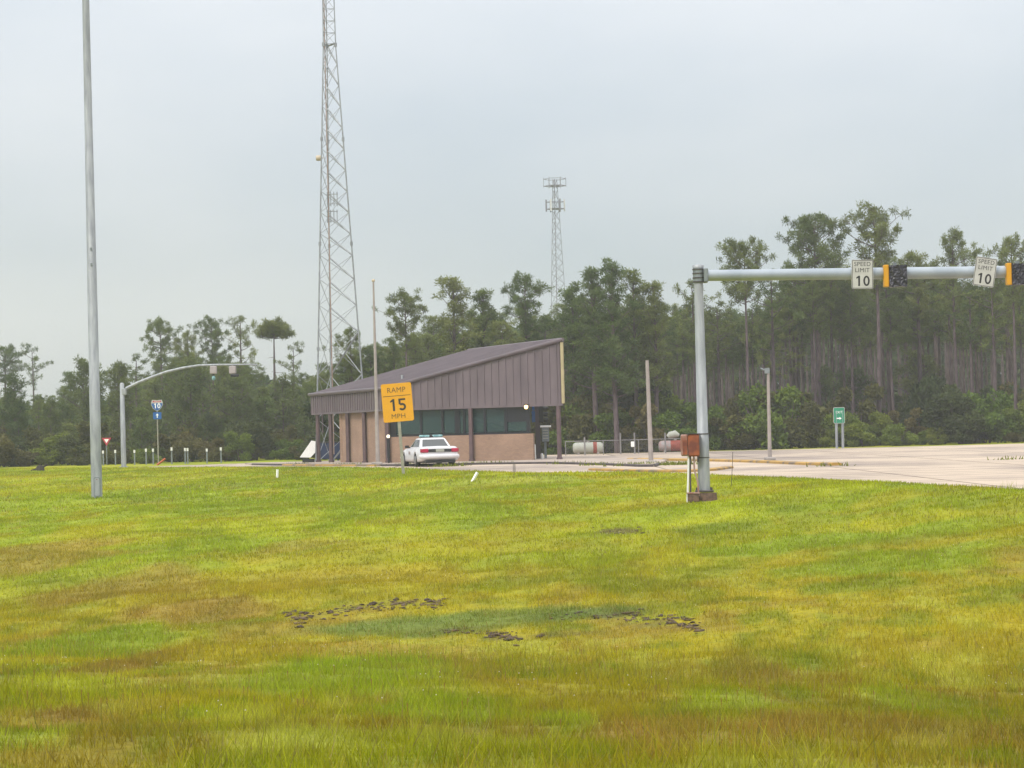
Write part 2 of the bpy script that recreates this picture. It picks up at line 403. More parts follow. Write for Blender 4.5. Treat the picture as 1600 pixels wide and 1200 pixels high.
r3 = N(t, 'ShaderNodeMapRange'); r3.inputs[1].default_value = .36; r3.inputs[2].default_value = .52; r3.inputs[3].default_value = .70; r3.inputs[4].default_value = 1.04; t.links.new(n3.outputs[0], r3.inputs[0])
v3 = N(t, 'ShaderNodeVectorMath', operation='SCALE'); t.links.new(mm.outputs[2], v3.inputs[0]); t.links.new(r3.outputs[0], v3.inputs['Scale']); t.links.new(v3.outputs[0], b.inputs['Base Color'])
MATS['lot_concrete'] = m

# ------------------------------------------------------------------ ground
C_BR = np.array([.250, .278, .007]); C_GR = np.array([.150, .206, .007]); C_YE = np.array([.252, .208, .008])
C_BN = np.array([.205, .130, .022]); C_MG = np.array([.105, .140, .022]); C_MU = np.array([.052, .036, .028]); C_PL = np.array([.285, .300, .035])
def patch(u, v, ru, rv, c, k):
    p = GT(u, v); a = GT(u, v - rv); b_ = GT(u, v + rv)
    return (p.x, p.y, ru / F * p.y, max(abs(a.y - b_.y) / 2, .3), c, k)
PATCH = [patch(*a) for a in [
    (60, 868, 140, 30, C_BN * 1.15, .65), (560, 905, 220, 14, C_BN * 1.3, .3), (560, 1010, 160, 12, C_BN * 1.1, .45), (190, 920, 130, 30, C_BN, .6), (320, 955, 140, 22, C_BN * .95, .7), (430, 985, 120, 14, C_BN, .5),
    (520, 900, 260, 22, C_YE, .6), (150, 1010, 110, 26, C_GR * .95, .8), (190, 1040, 60, 22, C_BN * .8, .75), (80, 1080, 110, 22, C_BR, .7),
    (100, 1118, 60, 10, C_BN * .8, .7), (780, 968, 290, 16, C_MG, .85), (620, 972, 130, 12, C_MG * 1.1, .7), (940, 957, 120, 11, C_MG * .85, .8),
    (590, 947, 40, 4.5, C_MU, 1.0), (648, 943, 38, 4.5, C_MU, 1.0), (500, 960, 50, 4.5, C_MU, 1.0), (700, 985, 60, 3, C_MU * 1.4, .8), (880, 992, 50, 3, C_MU * 1.5, .8), (545, 954, 22, 3, C_MU, .9), (1030, 970, 52, 5, C_MU, 1.0), (1068, 978, 30, 3.5, C_MU, 1.0), (792, 997, 34, 4.5, C_MU, 1.0), (960, 961, 40, 2.5, C_MU * 1.2, .85),
    (970, 830, 36, 5, C_MU * 2.2, .65), (1120, 826, 90, 9, C_GR * .75, .8), (1250, 850, 160, 14, C_GR, .8), (1400, 870, 200, 22, C_GR * 1.05, .8), (1500, 820, 160, 12, C_GR * 1.1, .6),
    (1340, 914, 90, 10, C_GR * .8, .7), (900, 870, 160, 16, C_GR * 1.1, .5), (620, 850, 240, 16, C_YE, .4), (480, 850, 90, 10, C_BN * 1.2, .45),
    (1250, 1128, 120, 16, C_BN, .5), (1190, 1060, 60, 24, C_BN * 1.0, .4), (1000, 1150, 110, 14, C_BN * .95, .6), (900, 1075, 160, 20, C_YE * .9, .6), (1500, 1150, 150, 22, C_BN * .9, .5),
    (1520, 1010, 140, 22, C_YE, .6), (560, 1060, 160, 40, C_GR * 1.1, .7), (700, 1110, 100, 30, C_GR, .55), (880, 1130, 60, 20, C_GR * 1.1, .6), (360, 1020, 120, 22, C_YE * .9, .5),
    (300, 1090, 80, 14, C_YE, .5), (1130, 1095, 90, 20, C_GR * 1.15, .5), (450, 1160, 130, 20, C_PL, .5), (100, 1180, 120, 14, C_BN * 1.1, .5), (1440, 1100, 60, 18, C_GR * 1.1, .55),
    (700, 760, 200, 8, C_PL * .95, .5), (240, 752, 90, 6, C_PL * .95, .6), (190, 775, 70, 7, C_GR * .95, .6), (420, 790, 120, 8, C_GR, .5), (60, 745, 60, 5, C_YE, .4), (1250, 770, 160, 8, C_BR * 1.05, .6), (1000, 792, 90, 7, C_YE * 1.0, .5), (960, 745, 60, 3, C_YE, .4)]]
def lerp(a, b, t): return a * (1 - t[..., None]) + b * t[..., None]
def sst(a, b, x):
    t = np.clip((x - a) / (b - a), 0, 1); return t * t * (3 - 2 * t)
def colmap(x, y):
    x = np.asarray(x, float); y = np.asarray(y, float)
    ly = np.log(np.maximum(y, 2)) * 9                       # patches stretch along the bank
    n1 = fbm(x / 5 + 3, y / 11, 21); n2 = fbm(x / 1.3, y / 3.0, 33); n3 = fbm(x / .45, y / .9, 51, 3)
    c = np.zeros(x.shape + (3,)) + C_BR
    c = lerp(c, C_GR * 1.1, sst(.42, .62, n1) * .75)
    c = lerp(c, C_YE, (1 - sst(40, 58, y)) * sst(28, 33, y) * .75)
    near = 1 - sst(27, 34, y)
    c = lerp(c, C_YE * .88, near * sst(-3, 4, x) * .75)
    c = lerp(c, C_BR * .85, near * (1 - sst(-2, 3, x)) * .5)
    c = lerp(c, C_YE, sst(.5, .66, n2) * .45)
    c = lerp(c, C_GR * .85, sst(.54, .72, fbm(x / 1.7 + 9, y / 3.4, 77)) * .55)
    c = lerp(c, C_BN, near * sst(.48, .68, fbm(x / .9 + 5, y / 1.6, 91)) * .5)
    c = c * (.80 + .36 * fbm(x / 2.4 + 17, y / 4.2, 44))[..., None] * (1 - .22 * near * (1 - .5 * (1 - sst(-4, 1, x))))[..., None] * np.array([1.04, 1., .9])
    nf = 1 - sst(34, 56, y); n5 = fbm(x / .55 + 2, y / 1.3, 141); n6 = fbm(x / .8 + 12, y / 2.0, 151)
    c = lerp(c, C_GR * .72, sst(.54, .68, n5) * .6 * nf); c = lerp(c, C_BN * 1.05, sst(.56, .70, n6) * .5 * nf); c = lerp(c, C_PL * .95, (1 - sst(.32, .44, n5)) * .5 * nf)
    wx = (fbm(x / 1.5, y / 2.5, 5) - .5); wy = (fbm(x / 1.5 + 40, y / 2.5, 6) - .5)
    for px, py, rx, ry, pc, k in PATCH:
        q = ((x - px) / rx + wx * 1.3) ** 2 + ((y - py) / ry + wy * 1.3) ** 2
        msk = np.clip(1.35 - q, 0, 1); msk = msk * msk * (3 - 2 * msk) * k * (.6 + .8 * n3).clip(0, 1)
        if pc[1] < .06: msk = msk * .6 * sst(.36, .6, fbm(x / .5 + 3, y / .7, 19, 3))
        c = lerp(c, pc, msk)
    c = c * (.80 + .40 * n3)[..., None]
    # thin dry verge along the pavement
    e = edge(x); v = np.exp(-np.abs(e - y) / .5) * .45
    c = lerp(c, C_YE * .9, v)
    return c
def geo_axis(a, b, n, k): 
    t = np.linspace(0, 1, n); return a + (b - a) * t ** k
ys = np.concatenate([np.linspace(-60, 5, 14), np.geomspace(5.5, 150, 560), np.geomspace(152, 900, 40)])
xs = np.concatenate([-np.geomspace(600, 44, 24), np.linspace(-42, 42, 420), np.geomspace(44, 600, 24)])
XX, YY = np.meshgrid(xs, ys); ZZ = terrain(XX, YY)
ny, nx = XX.shape
vs = np.stack([XX, YY, ZZ], -1).reshape(-1, 3)
i = np.arange(ny - 1)[:, None] * nx + np.arange(nx - 1)[None]
fs = np.stack([i, i + 1, i + nx + 1, i + nx], -1).reshape(-1, 4)
def np_mesh(name, vs, fs, k, mats, cols=None, tone=None, smooth=True):
    me = bpy.data.meshes.new(name); nf = len(fs)
    me.vertices.add(len(vs)); me.vertices.foreach_set('co', np.asarray(vs, np.float32).ravel())
    me.loops.add(nf * k); me.loops.foreach_set('vertex_index', np.asarray(fs, np.int32).ravel())
    me.polygons.add(nf); me.polygons.foreach_set('loop_start', np.arange(0, nf * k, k, dtype=np.int32))
    me.polygons.foreach_set('loop_total', np.full(nf, k, np.int32))
    if smooth: me.polygons.foreach_set('use_smooth', np.ones(nf, bool))
    me.update(calc_edges=True)
    if cols is not None:
        a = me.color_attributes.new('col', 'FLOAT_COLOR', 'POINT'); c4 = np.ones((len(vs), 4), np.float32); c4[:, :3] = cols; a.data.foreach_set('color', c4.ravel())
    if tone is not None:
        a = me.attributes.new('tone', 'FLOAT', 'POINT'); a.data.foreach_set('value', np.asarray(tone, np.float32))
    for m_ in (mats if isinstance(mats, (list, tuple)) else [mats]): me.materials.append(m_)
    return me
me = np_mesh('ground', vs, fs, 4, MATS['turf'], cols=colmap(XX, YY).reshape(-1, 3))
o = bpy.data.objects.new('ground', me); sc.collection.objects.link(o)
tag(o, 'sloping grass verge with yellow, brown and green patches', None, None, 'structure')

# pavement sheet
ring = [(x_, float(edge(x_))) for x_ in list(np.linspace(-24, 12, 90)) + [16, 26, 60, 90]]
far = [(90, 152), (40, 149), (22, 146), (14, 150), (7, 152), (0, 154), (-8, 154), (-18, 150), (-24, 146)]
wob = lambda k: .12 * math.sin(k * 2.3) + .08 * math.sin(k * 5.1)
near_ring = [(x_, y_ + wob(i_)) for i_, (x_, y_) in enumerate(ring)]
vs_ = near_ring + far
mb = MB(); 
# tessellate as strips between near and far edge so the sheet stays flat and tidy
fx = np.array([p[0] for p in far][::-1]); fy = np.array([p[1] for p in far][::-1])
cols_ = [(x_, y_, float(np.interp(x_, fx, fy))) for x_, y_ in near_ring]
vv = []; ff = []
for x_, a_, b_ in cols_:
    vv += [(x_, a_, .004), (x_, b_, .004)]
for k in range(len(cols_) - 1): ff.append([2 * k, 2 * k + 2, 2 * k + 3, 2 * k + 1])
mb.add(vv, ff); o = mb.build('pavement', MATS['lot_concrete']); tag(o, 'pale concrete lot around the station', None, None, 'structure')
# asphalt strip at the near right corner of the lot
mb = MB(); a = []
for u, v in ((1375, 757.5), (1440, 758.5), (1520, 761), (1640, 766), (1760, 775)):
    p = G(u, v, .008); a.append((p.x, float(edge(p.x)) + .3, p.y + 1.2))
vv = []; ff = []
for x_, y0, y1 in a: vv += [(x_, min(y0, y1 - .3), .008), (x_, y1, .008)]
for k in range(len(a) - 1): ff.append([2 * k, 2 * k + 2, 2 * k + 3, 2 * k + 1])
mat('asphalt', (.17, .15, .155), .9, scale=2, var=.2)
mb.add(vv, ff); o = mb.build('road', MATS['asphalt']); tag(o, 'grey asphalt strip at the edge of the lot', None, None, 'structure')

# ------------------------------------------------------------------ grass blades (one uncountable stuff object)
_g = GT(1098, 781); CLEAR = [(_g.x, _g.y - .4, .55)]
def scatter(y0, y1, dens, L, W, seed, only=None):
    r = np.random.RandomState(seed)
    area = .245 * (y1 ** 2 - y0 ** 2) + 11 * (y1 - y0); n = int(area * dens)
    y = np.sqrt(r.uniform(y0 ** 2, y1 ** 2, n)); x = r.uniform(-1, 1, n) * (.245 * y + 5.5)
    k = y < edge(x) - .15 - r.rand(n) * .3 + .9 * (fbm(x / .8, y / .8, 12, 3) - .4); x, y = x[k], y[k]
    k = np.ones(len(x), bool)
    for ex_, ey_, er_ in CLEAR: k &= (x - ex_) ** 2 + ((y - ey_) * .6) ** 2 > er_ ** 2
    x, y = x[k], y[k]
    # tufted: thin out by noise
    nn = fbm(x / .35, y / .35, 61, 3); k = r.rand(len(x)) < sst(.25, .6, nn) + .12; x, y = x[k], y[k]
    if only: k = fbm(x / 2.6 + 8, y / 4 + 3, 64, 3) + r.rand(len(x)) * .12 > only; x, y = x[k], y[k]
    z = terrain(x, y); n = len(x)
    hl = L * (.45 + .9 * r.rand(n)) * (.55 + .9 * fbm(x / 2.2, y / 3.5, 71, 3))
    c = colmap(x, y)
    mud = np.zeros(n)
    for px, py, rx, ry, pc, kk in PATCH:
        if pc is C_MU: mud = np.maximum(mud, ((x - px) / rx) ** 2 + ((y - py) / ry) ** 2 < 1.2)
    wet = np.zeros(n)
    for px, py, rx, ry, pc, kk in PATCH[10:24]: wet = np.maximum(wet, ((x - px) / rx) ** 2 + ((y - py + 1) / (ry + 1.5)) ** 2 < 1.3)
    hl = hl * (1 - .45 * mud) * (1 - .25 * wet)
    c = c * (1.38 * (.72 + .56 * r.rand(n)))[:, None]
    dry = r.rand(n) < .07; c[dry] = np.array([.26, .21, .07]) * (.7 + .5 * r.rand(dry.sum(), 1))
    az = r.rand(n) * 2 * np.pi; lean = r.rand(n) * .9 * hl
    wx_, wy_ = np.cos(az) * W, np.sin(az) * W
    la = r.rand(n) * 2 * np.pi
    base = np.stack([x, y, z - .01], -1)
    p0 = base + np.stack([wx_, wy_, 0 * x], -1) / 2; p1 = base - np.stack([wx_, wy_, 0 * x], -1) / 2
    p2 = base + np.stack([np.cos(la) * lean, np.sin(la) * lean, hl], -1)
    v = np.stack([p0, p1, p2], 1).reshape(-1, 3); cc = np.repeat(c, 3, 0)
    return v, cc
parts = [scatter(9, 24, 1100, .085, .009, 1), scatter(24, 48, 600, .075, .014, 2), scatter(48, 80, 260, .075, .024, 3), scatter(80, 172, 90, .09, .045, 4), scatter(10, 34, 90, .26, .008, 5, .52), scatter(34, 60, 40, .2, .012, 6, .56)]
# seed stalks standing above the sward
r = np.random.RandomState(9)
n = 900; y = np.sqrt(r.uniform(11 ** 2, 40 ** 2, n)); x = r.uniform(-1, 1, n) * (.245 * y + 1)
k = fbm(x / 2.6, y / 3.5, 85, 3) > .52; x, y = x[k], y[k]; n = len(x)
z = terrain(x, y); h = .14 + .22 * r.rand(n); la = r.rand(n) * 6.283; ln = .1 * r.rand(n)
tip = np.stack([x + np.cos(la) * ln, y + np.sin(la) * ln, z + h], -1); bs = np.stack([x, y, z], -1); sd_ = np.array([.0035, 0, 0])
parts.append((np.stack([bs - sd_, bs + sd_, tip], 1).reshape(-1, 3), np.repeat(np.array([[.15, .15, .03]]), 3 * n, 0)))
hd = tip + np.array([0, 0, .02]); hw = np.array([.010, 0, 0])
parts.append((np.stack([tip - np.array([0, 0, .07]), hd + hw * .4, hd - hw * .4], 1).reshape(-1, 3), np.repeat(np.array([[.24, .15, .04]]), 3 * n, 0)))
# clover / small pale flowers
n = 900; y = np.sqrt(r.uniform(13 ** 2, 60 ** 2, n)); x = r.uniform(-1, 1, n) * (.245 * y)
k = (fbm(x / 3, y / 3, 99, 2) > .55) & (y < edge(x) - 2); x, y = x[k], y[k]; n = len(x); z = terrain(x, y) + .12
q = np.stack([x, y, z], -1); s_ = .007
parts.append((np.stack([q + [-s_, 0, 0], q + [s_, 0, 0], q + [0, .004, s_ * 1.6]], 1).reshape(-1, 3), np.repeat(np.array([[.6, .58, .5]]), 3 * n, 0)))
wl = []
for (u_, v_), nn_ in (((470, 726.5), 60), ((540, 727.5), 60), ((640, 727.5), 110), ((700, 729), 90), ((732, 726), 40), ((770, 725), 60), ((1020, 727), 90), ((1060, 726.5), 160), ((940, 727), 70), ((985, 728), 60), ((890, 725), 40), ((1580, 718), 24), ((1300, 728.5), 18)):
    q = G(u_, v_); wx_ = q.x + r.normal(size=nn_) * .5; wy_ = q.y + r.normal(size=nn_) * .25; hh_ = .06 + .16 * r.rand(nn_)
    b0_ = np.stack([wx_, wy_, 0 * wx_], -1); tp_ = b0_ + np.stack([r.normal(size=nn_) * .06, r.normal(size=nn_) * .06, hh_], -1)
    parts.append((np.stack([b0_ - [.03, 0, 0], b0_ + [.03, 0, 0], tp_], 1).reshape(-1, 3), np.repeat(np.array([[.16, .19, .02]]) * (.6 + .6 * r.rand(nn_, 1)), 3, 0)))
gv = np.concatenate([p[0] for p in parts]); gc = np.concatenate([p[1] for p in parts])
me = np_mesh('grass', gv, np.arange(len(gv)).reshape(-1, 3), 3, MATS['blades'], cols=gc, smooth=False)
o = bpy.data.objects.new('grass', me); sc.collection.objects.link(o); tag(o, 'rough uncut grass with brown seed heads', 'grass', None, 'stuff')

# broken wet mud: clods along the edges of the hollow
r = np.random.RandomState(21)
ico = np.array([(0, 0, 1), (.89, 0, .45), (.28, .85, .45), (-.72, .53, .45), (-.72, -.53, .45), (.28, -.85, .45), (.72, .53, -.45), (-.28, .85, -.45), (-.89, 0, -.45), (-.28, -.85, -.45), (.72, -.53, -.45), (0, 0, -1)])
icf = np.array([(0, 1, 2), (0, 2, 3), (0, 3, 4), (0, 4, 5), (0, 5, 1), (1, 6, 2), (2, 7, 3), (3, 8, 4), (4, 9, 5), (5, 10, 1), (2, 6, 7), (3, 7, 8), (4, 8, 9), (5, 9, 10), (1, 10, 6), (11, 7, 6), (11, 8, 7), (11, 9, 8), (11, 10, 9), (11, 6, 10)])
MV, MF = [], []
for line, n_, jy in (([(450, 964), (500, 961), (545, 955)], 90, 3.5), ([(560, 950), (600, 946), (640, 943), (682, 942), (690, 947)], 190, 3.5), ([(765, 991), (795, 995), (815, 999)], 70, 3), ([(985, 962), (1020, 966), (1060, 973), (1092, 981)], 170, 4), ([(860, 966), (920, 962), (985, 963)], 60, 3), ([(700, 985), (760, 990), (850, 994)], 40, 3), ([(940, 829), (965, 832), (1000, 831)], 60, 3), ([(460, 968), (470, 975)], 20, 3)):
    for _ in range(int(n_ * 1.5)):
        t_ = r.rand() * (len(line) - 1); i_ = int(t_); f_ = t_ - i_
        if math.sin(t_ * 9 + n_) + .8 * math.sin(t_ * 23) + .7 * r.normal() < .35: continue
        u_ = line[i_][0] * (1 - f_) + line[i_ + 1][0] * f_ + r.normal() * 6; v_ = line[i_][1] * (1 - f_) + line[i_ + 1][1] * f_ + r.normal() * jy * 1.1
        p_ = GT(u_, v_); a_ = .008 + .026 * r.rand() ** 1.8
        q_ = ico * (1 + .35 * r.normal(size=(12, 1))) * np.array([a_ * 2.2, a_ * 2.0, a_ * .8]) + np.array([p_.x, p_.y, p_.z + a_ * .2 + .006])
        MF.append(icf + 12 * len(MV)); MV.append(q_)
mat('wet_mud', (.12, .08, .045), .85, scale=2.5, col2=(.055, .038, .028))
me = np_mesh('mud', np.concatenate(MV), np.concatenate(MF), 3, MATS['wet_mud'], smooth=False)
o = bpy.data.objects.new('mud', me); sc.collection.objects.link(o); tag(o, 'broken dark mud clods around the damp hollow', 'mud', None, 'stuff')

# ------------------------------------------------------------------ kerbs and islands
PZ = .08
pl = [G(u, v, PZ) for u, v in ((395, 724.6), (430, 725.2), (500, 725.4), (560, 726), (600, 726.2), (650, 725.5), (700, 724.6), (780, 723.2), (860, 722.2), (950, 724.5), (1000, 726.5), (1022, 726.5), (1030, 723.5))]
pl = [(p.x, p.y) for p in pl] + [(7.4, 112), (6.8, 122), (5.0, 138), (-6, 146), (-17, 146)]
mb = MB(); mat('walk_concrete', (.40, .325, .265), .9, scale=.5, col2=(.28, .23, .20), bump=.1)
mb.prism(pl, -.02, PZ)
o = mb.build('walkway', MATS['walk_concrete']); tag(o, 'raised concrete island under the station canopy', None, None, 'structure')
def kerb(pts, wd, z, m_, name, label, cat='kerb', group=None):
    mb = MB(); ctr = [Vector((p[0], p[1], 0)) for p in pts]; n = len(ctr); sec = [(-wd / 2, -.02), (wd / 2, -.02), (wd / 2, z * .75), (wd * .28, z), (-wd * .28, z), (-wd / 2, z * .75)]
    vs = []
    for i, c in enumerate(ctr):
        d = (ctr[min(i + 1, n - 1)] - ctr[max(i - 1, 0)]).normalized(); s = Vector((d.y, -d.x, 0))
        vs += [c + s * a + Vector((0, 0, b_)) for a, b_ in sec]
    fs = [[i * 6 + k, i * 6 + (k + 1) % 6, i * 6 + 6 + (k + 1) % 6, i * 6 + 6 + k][::-1] for i in range(n - 1) for k in range(6)] + [list(range(6)), list(range(6 * n - 1, 6 * n - 7, -1))]
    mb.add(vs, fs); o = mb.build(name, m_); tag(o, label, cat, group); return o
def gpts(l): return [tuple(G(u, v))[:2] for u, v in l]
def dense(l, k=6):
    o = []
    for i in range(len(l) - 1):
        for j in range(k): o.append((l[i][0] + (l[i + 1][0] - l[i][0]) * j / k, l[i][1] + (l[i + 1][1] - l[i][1]) * j / k))
    return o + [l[-1]]
kerb(dense(pl[:13]), .16, PZ + .03, MATS['kerb_grey'], 'kerb', 'dark kerb along the front of the station island')  # kerb toned much darker than the walkway top
kerb(dense(gpts([(927, 735), (960, 736.2), (1030, 738), (1075, 737.8), (1110, 735.8), (1138, 732)])), .42, .10, MATS['kerb_yellow'], 'kerb', 'short yellow painted kerb behind the signal post')
kerb(dense(gpts([(985, 719), (1060, 720), (1120, 721), (1200, 723.5), (1260, 726.5), (1307, 727.5)])), .42, .12, MATS['kerb_yellow'], 'kerb', 'long yellow painted kerb at the foot of the right lamp pole')
kerb(dense(gpts([(445, 727.5), (500, 728), (560, 728.6), (596, 728.6)])), .35, .09, MATS['kerb_yellow'], 'kerb', 'yellow painted kerb left of the flagpole foot')

# ------------------------------------------------------------------ station building
ZF, ZL, ZH = 3.04, 4.17, 6.42
Rr = Vector((X(877, 123.7, 4), 123.7)); Nn = Vector((X(602, 128, 3), 128.0)); Ll = Vector((X(487, 141.0, 3), 141.0)); Fr = Rr + (Ll - Nn)
bld = thing('inspection_station', 'single storey brick station with slanted brown metal roof on columns', 'building', (Nn.x, Nn.y, 0))
org = Vector((Nn.x, Nn.y))
aN = Vector((0, 0)); aR = Rr - org; aL = Ll - org; aF = Fr - org
ux = aR.normalized(); uy = aL.normalized()
def ab(a, b_):
    """plan point: a metres along the front from the left corner, b metres back along the side"""
    return ux * a + uy * b_
LA, LB = aR.length, aL.length
def roofz(x, y):
    # height over the plan: low along the left side, high along the right side
    p = Vector((x, y)); det = ux.x * uy.y - ux.y * uy.x
    a = (p.x * uy.y - p.y * uy.x) / det
    return ZL + (ZH - ZL) * a / LA
mb = MB(); ov = .10
ring = [ab(-ov, -ov), ab(LA + ov, -ov), ab(LA + ov, LB + ov), ab(-ov, LB + ov)]
mb.prism([tuple(p) for p in ring], lambda x, y: roofz(x, y) - .02, lambda x, y: roofz(x, y) + .10)
# standing seams running up the slope
for k in range(1, int(LB / .45)):
    b_ = k * .45; p = ab(0, b_); q = ab(LA, b_)
    mb.bar((p.x, p.y, ZL + .12), (q.x, q.y, ZH + .12), .035)
rf = mb.build('roof', MATS['roof_metal'], bld)
mb = MB()
for (a0, b0), (a1, b1) in (((-ov, -ov), (LA + ov, -ov)), ((LA + ov, -ov), (LA + ov, LB + ov)), ((-ov, -ov), (-ov, LB + ov))):
    p = ab(a0, b0); q = ab(a1, b1); mb.tube([(p.x, p.y, roofz(p.x, p.y) + .04), (q.x, q.y, roofz(q.x, q.y) + .04)], .11, 10)
mb.build('roof_edge', MATS['roof_metal'], rf)
mb = MB(); p = ab(2.2, 3.0); mb.tube([(p.x, p.y, roofz(p.x, p.y)), (p.x, p.y, roofz(p.x, p.y) + .34)], .07, 8); mb.build('roof_vent', MATS['galvanised'], rf)
# fascia panels with vertical ribs
def fascia(p0, p1, name, step=.43, mi=None):
    mb = MB(); d = (p1 - p0); n = Vector((d.y, -d.x)).normalized(); L = d.length
    k = 0; t = 0.0
    mb.prism([tuple(p0), tuple(p1), tuple(p1 - n * .06), tuple(p0 - n * .06)][::1], ZF, lambda x, y: roofz(x, y) - .03)
    while t < L - .1:
        c = p0 + d.normalized() * t; e = d.normalized() * .075
        q = [tuple(c + n * .002), tuple(c + e + n * .002), tuple(c + e + n * .045), tuple(c + n * .045)]
        mb.prism(q[::-1] if False else q, ZF + .01, lambda x, y: roofz(x, y) - .035); t += step
    return mb.build(name, MATS['siding'], bld)
fascia(ab(0, 0), ab(LA, 0), 'fascia'); fascia(ab(0, LB), ab(0, 0), 'fascia'); fascia(ab(LA, 0), ab(LA, LB), 'fascia'); fascia(ab(LA, LB), ab(0, LB), 'fascia')
mb = MB()
for (a0, b0), (a1, b1) in (((-.03, -.03), (LA + .03, -.03)), ((-.03, LB), (-.03, -.03))):
    p = ab(a0, b0); q = ab(a1, b1); d = (q - p).normalized(); n = Vector((d.y, -d.x))
    mb.prism([tuple(p), tuple(q), tuple(q - n * .1), tuple(p - n * .1)], ZF - .09, ZF + .03)
mb.build('fascia_trim', MATS['siding'], bld)
mb = MB(); p = ab(LA + .02, -.07)
mb.box((p.x + .04, p.y, (ZF + ZH) / 2 - .02), (.15, .10, ZH - ZF - .1), rz=math.atan2(ux.y, ux.x)); mb.build('corner_trim', MATS['trim_cream'], bld)
mb = MB(); mb.prism([tuple(ab(.08, .08)), tuple(ab(LA - .08, .08)), tuple(ab(LA - .08, LB - .08)), tuple(ab(.08, LB - .08))], ZF + .01, ZF + .05); mb.build('soffit', MATS['soffit'], bld)
# columns
colpts = [ab(.16, LB * k / 4 - .0 if k else .14) for k in range(4)] + [ab(.16, LB - .16)] + [ab(LA * .505, .12), ab(LA - .14, .12)]
cp = []
for (u, k) in ((497, 4), (517, 3), (543.5, 2), (569.5, 1)):
    # solve position along the left side for image column u
    best = min((abs(X(u, (ab(.16, b_) + org).y, 1.5) - (ab(.16, b_) + org).x), b_) for b_ in np.linspace(.3, LB - .1, 300)); cp.append(ab(.16, best[1]))
for u in (596 + 6, 736, 873.5):
    best = min((abs(X(u, (ab(a_, .12) + org).y, 1.5) - (ab(a_, .12) + org).x), a_) for a_ in np.linspace(.16, LA - .13, 400)); cp.append(ab(best[1], .12))
cp[4] = ab(.16, .14)
for p in cp:
    mb = MB(); mb.box((p.x, p.y, (ZF + PZ) / 2), (.2, .2, ZF - PZ - .01), rz=math.atan2(ux.y, ux.x), bev=.02); mb.box((p.x, p.y, PZ + .05), (.25, .25, .1), rz=math.atan2(ux.y, ux.x))
    mb.build('column', MATS['column_brown'], bld)
c8 = Vector((X(840.5, 128.5, 1.5), 128.5)) - org
mb = MB(); mb.box((c8.x, c8.y, (ZF + PZ) / 2), (.26, .26, ZF - PZ - .01)); mb.build('column', MATS['trim_brown'], bld)
# walls
WI = .38; uR = min((abs(X(833, (ab(a_, WI) + org).y, 1) - (ab(a_, WI) + org).x), a_) for a_ in np.linspace(4, LA, 400))[1]
bS = min((abs(X(533, (ab(WI, b_) + org).y, 1) - (ab(WI, b_) + org).x), b_) for b_ in np.linspace(2, LB, 400))[1]
SILL = 1.50
def wallp(p0, p1, z0, z1, name, m_='brick', th=.2):
    d = (p1 - p0); L = d.length; mb = MB(); mb.box((L / 2, th / 2, (z1 - z0) / 2), (L, th, z1 - z0))
    o = mb.build(name, MATS[m_], bld); o.location = (p0.x, p0.y, z0); o.rotation_euler = (0, 0, math.atan2(d.y, d.x)); return o
wallp(ab(WI, WI), ab(uR, WI), PZ, SILL, 'wall')
wallp(ab(WI + .01, bS), ab(WI + .01, WI + .9), PZ, ZF, 'wall')
wallp(ab(uR - .2, bS), ab(WI + .03, bS), PZ, ZF, 'wall')
e_ = wallp(ab(uR, WI + .45), ab(uR, bS), PZ, SILL, 'wall')
# windows on the front: columns of image x give the mullions
def afront(u):
    return min((abs(X(u, (ab(a_, WI) + org).y, 2.2) - (ab(a_, WI) + org).x), a_) for a_ in np.linspace(.1, LA, 600))[1]
mull = [(606, .10), (616, .30), (659, .12), (693, .14), (716, .30), (726.5, .12), (759, .14), (791.5, .16), (827, .20)]
wroot = thing('window_band', None, None); wroot.parent = bld
del_keys = [k for k in wroot.keys()]
mb = MB(); rz = math.atan2(ux.y, ux.x)
ms_ = [(afront(u), wd) for u, wd in mull]
a_start, a_end = WI + .02, ms_[-1][0] + .1
for a_, wd in ms_:
    p = ab(a_, WI + .10); mb.box((p.x, p.y, (SILL + ZF) / 2), (wd, .12, ZF - SILL - .005), rz=rz)
for zc, hh in ((SILL + .055, .10), (ZF - .08, .15)):
    p = ab((a_start + a_end) / 2, WI + .10); mb.box((p.x, p.y, zc), (a_end - a_start, .10, hh), rz=rz)
pr = wroot; bpy.data.objects.remove(pr)
wf = mb.build('window_frame', MATS['frame_dark'], bld)
prev = a_start
for a_, wd in ms_:
    x0, x1 = prev, a_ - wd / 2; prev = a_ + wd / 2
    if x1 - x0 < .05: continue
    p = ab((x0 + x1) / 2, WI + .12); mb = MB(); mb.box((p.x, p.y, (SILL + ZF) / 2 + .01), (x1 - x0 - .004, .012, ZF - SILL - .26), rz=rz); mb.build('pane', MATS['tinted_glass'], wf)
a7, a8 = ms_[-2][0], ms_[-1][0]; p = ab((a7 + a8) / 2, WI + .08)
mb = MB(); mb.box((p.x, p.y, ZF - .48), (a8 - a7 + .05, .05, .80), rz=rz); mb.build('window_cover', MATS['frame_dark'], bld)
# side windows near the front left corner and right end
mb = MB(); p = ab(WI + .1, WI + .45); mb.box((p.x, p.y, (SILL + ZF) / 2), (.1, .75, ZF - SILL), rz=math.atan2(uy.y, uy.x) - math.pi / 2); mb.build('side_window', MATS['frame_dark'], bld)
mb = MB(); q0, q1 = ab(uR - .06, WI + .25), ab(uR - .06, bS - .1); c = (q0 + q1) / 2
mb.box((c.x, c.y, (SILL + ZF) / 2 - .01), ((q1 - q0).length, .08, ZF - SILL - .03), rz=math.atan2((q1 - q0).y, (q1 - q0).x)); mb.build('side_window', MATS['tinted_glass'], bld)
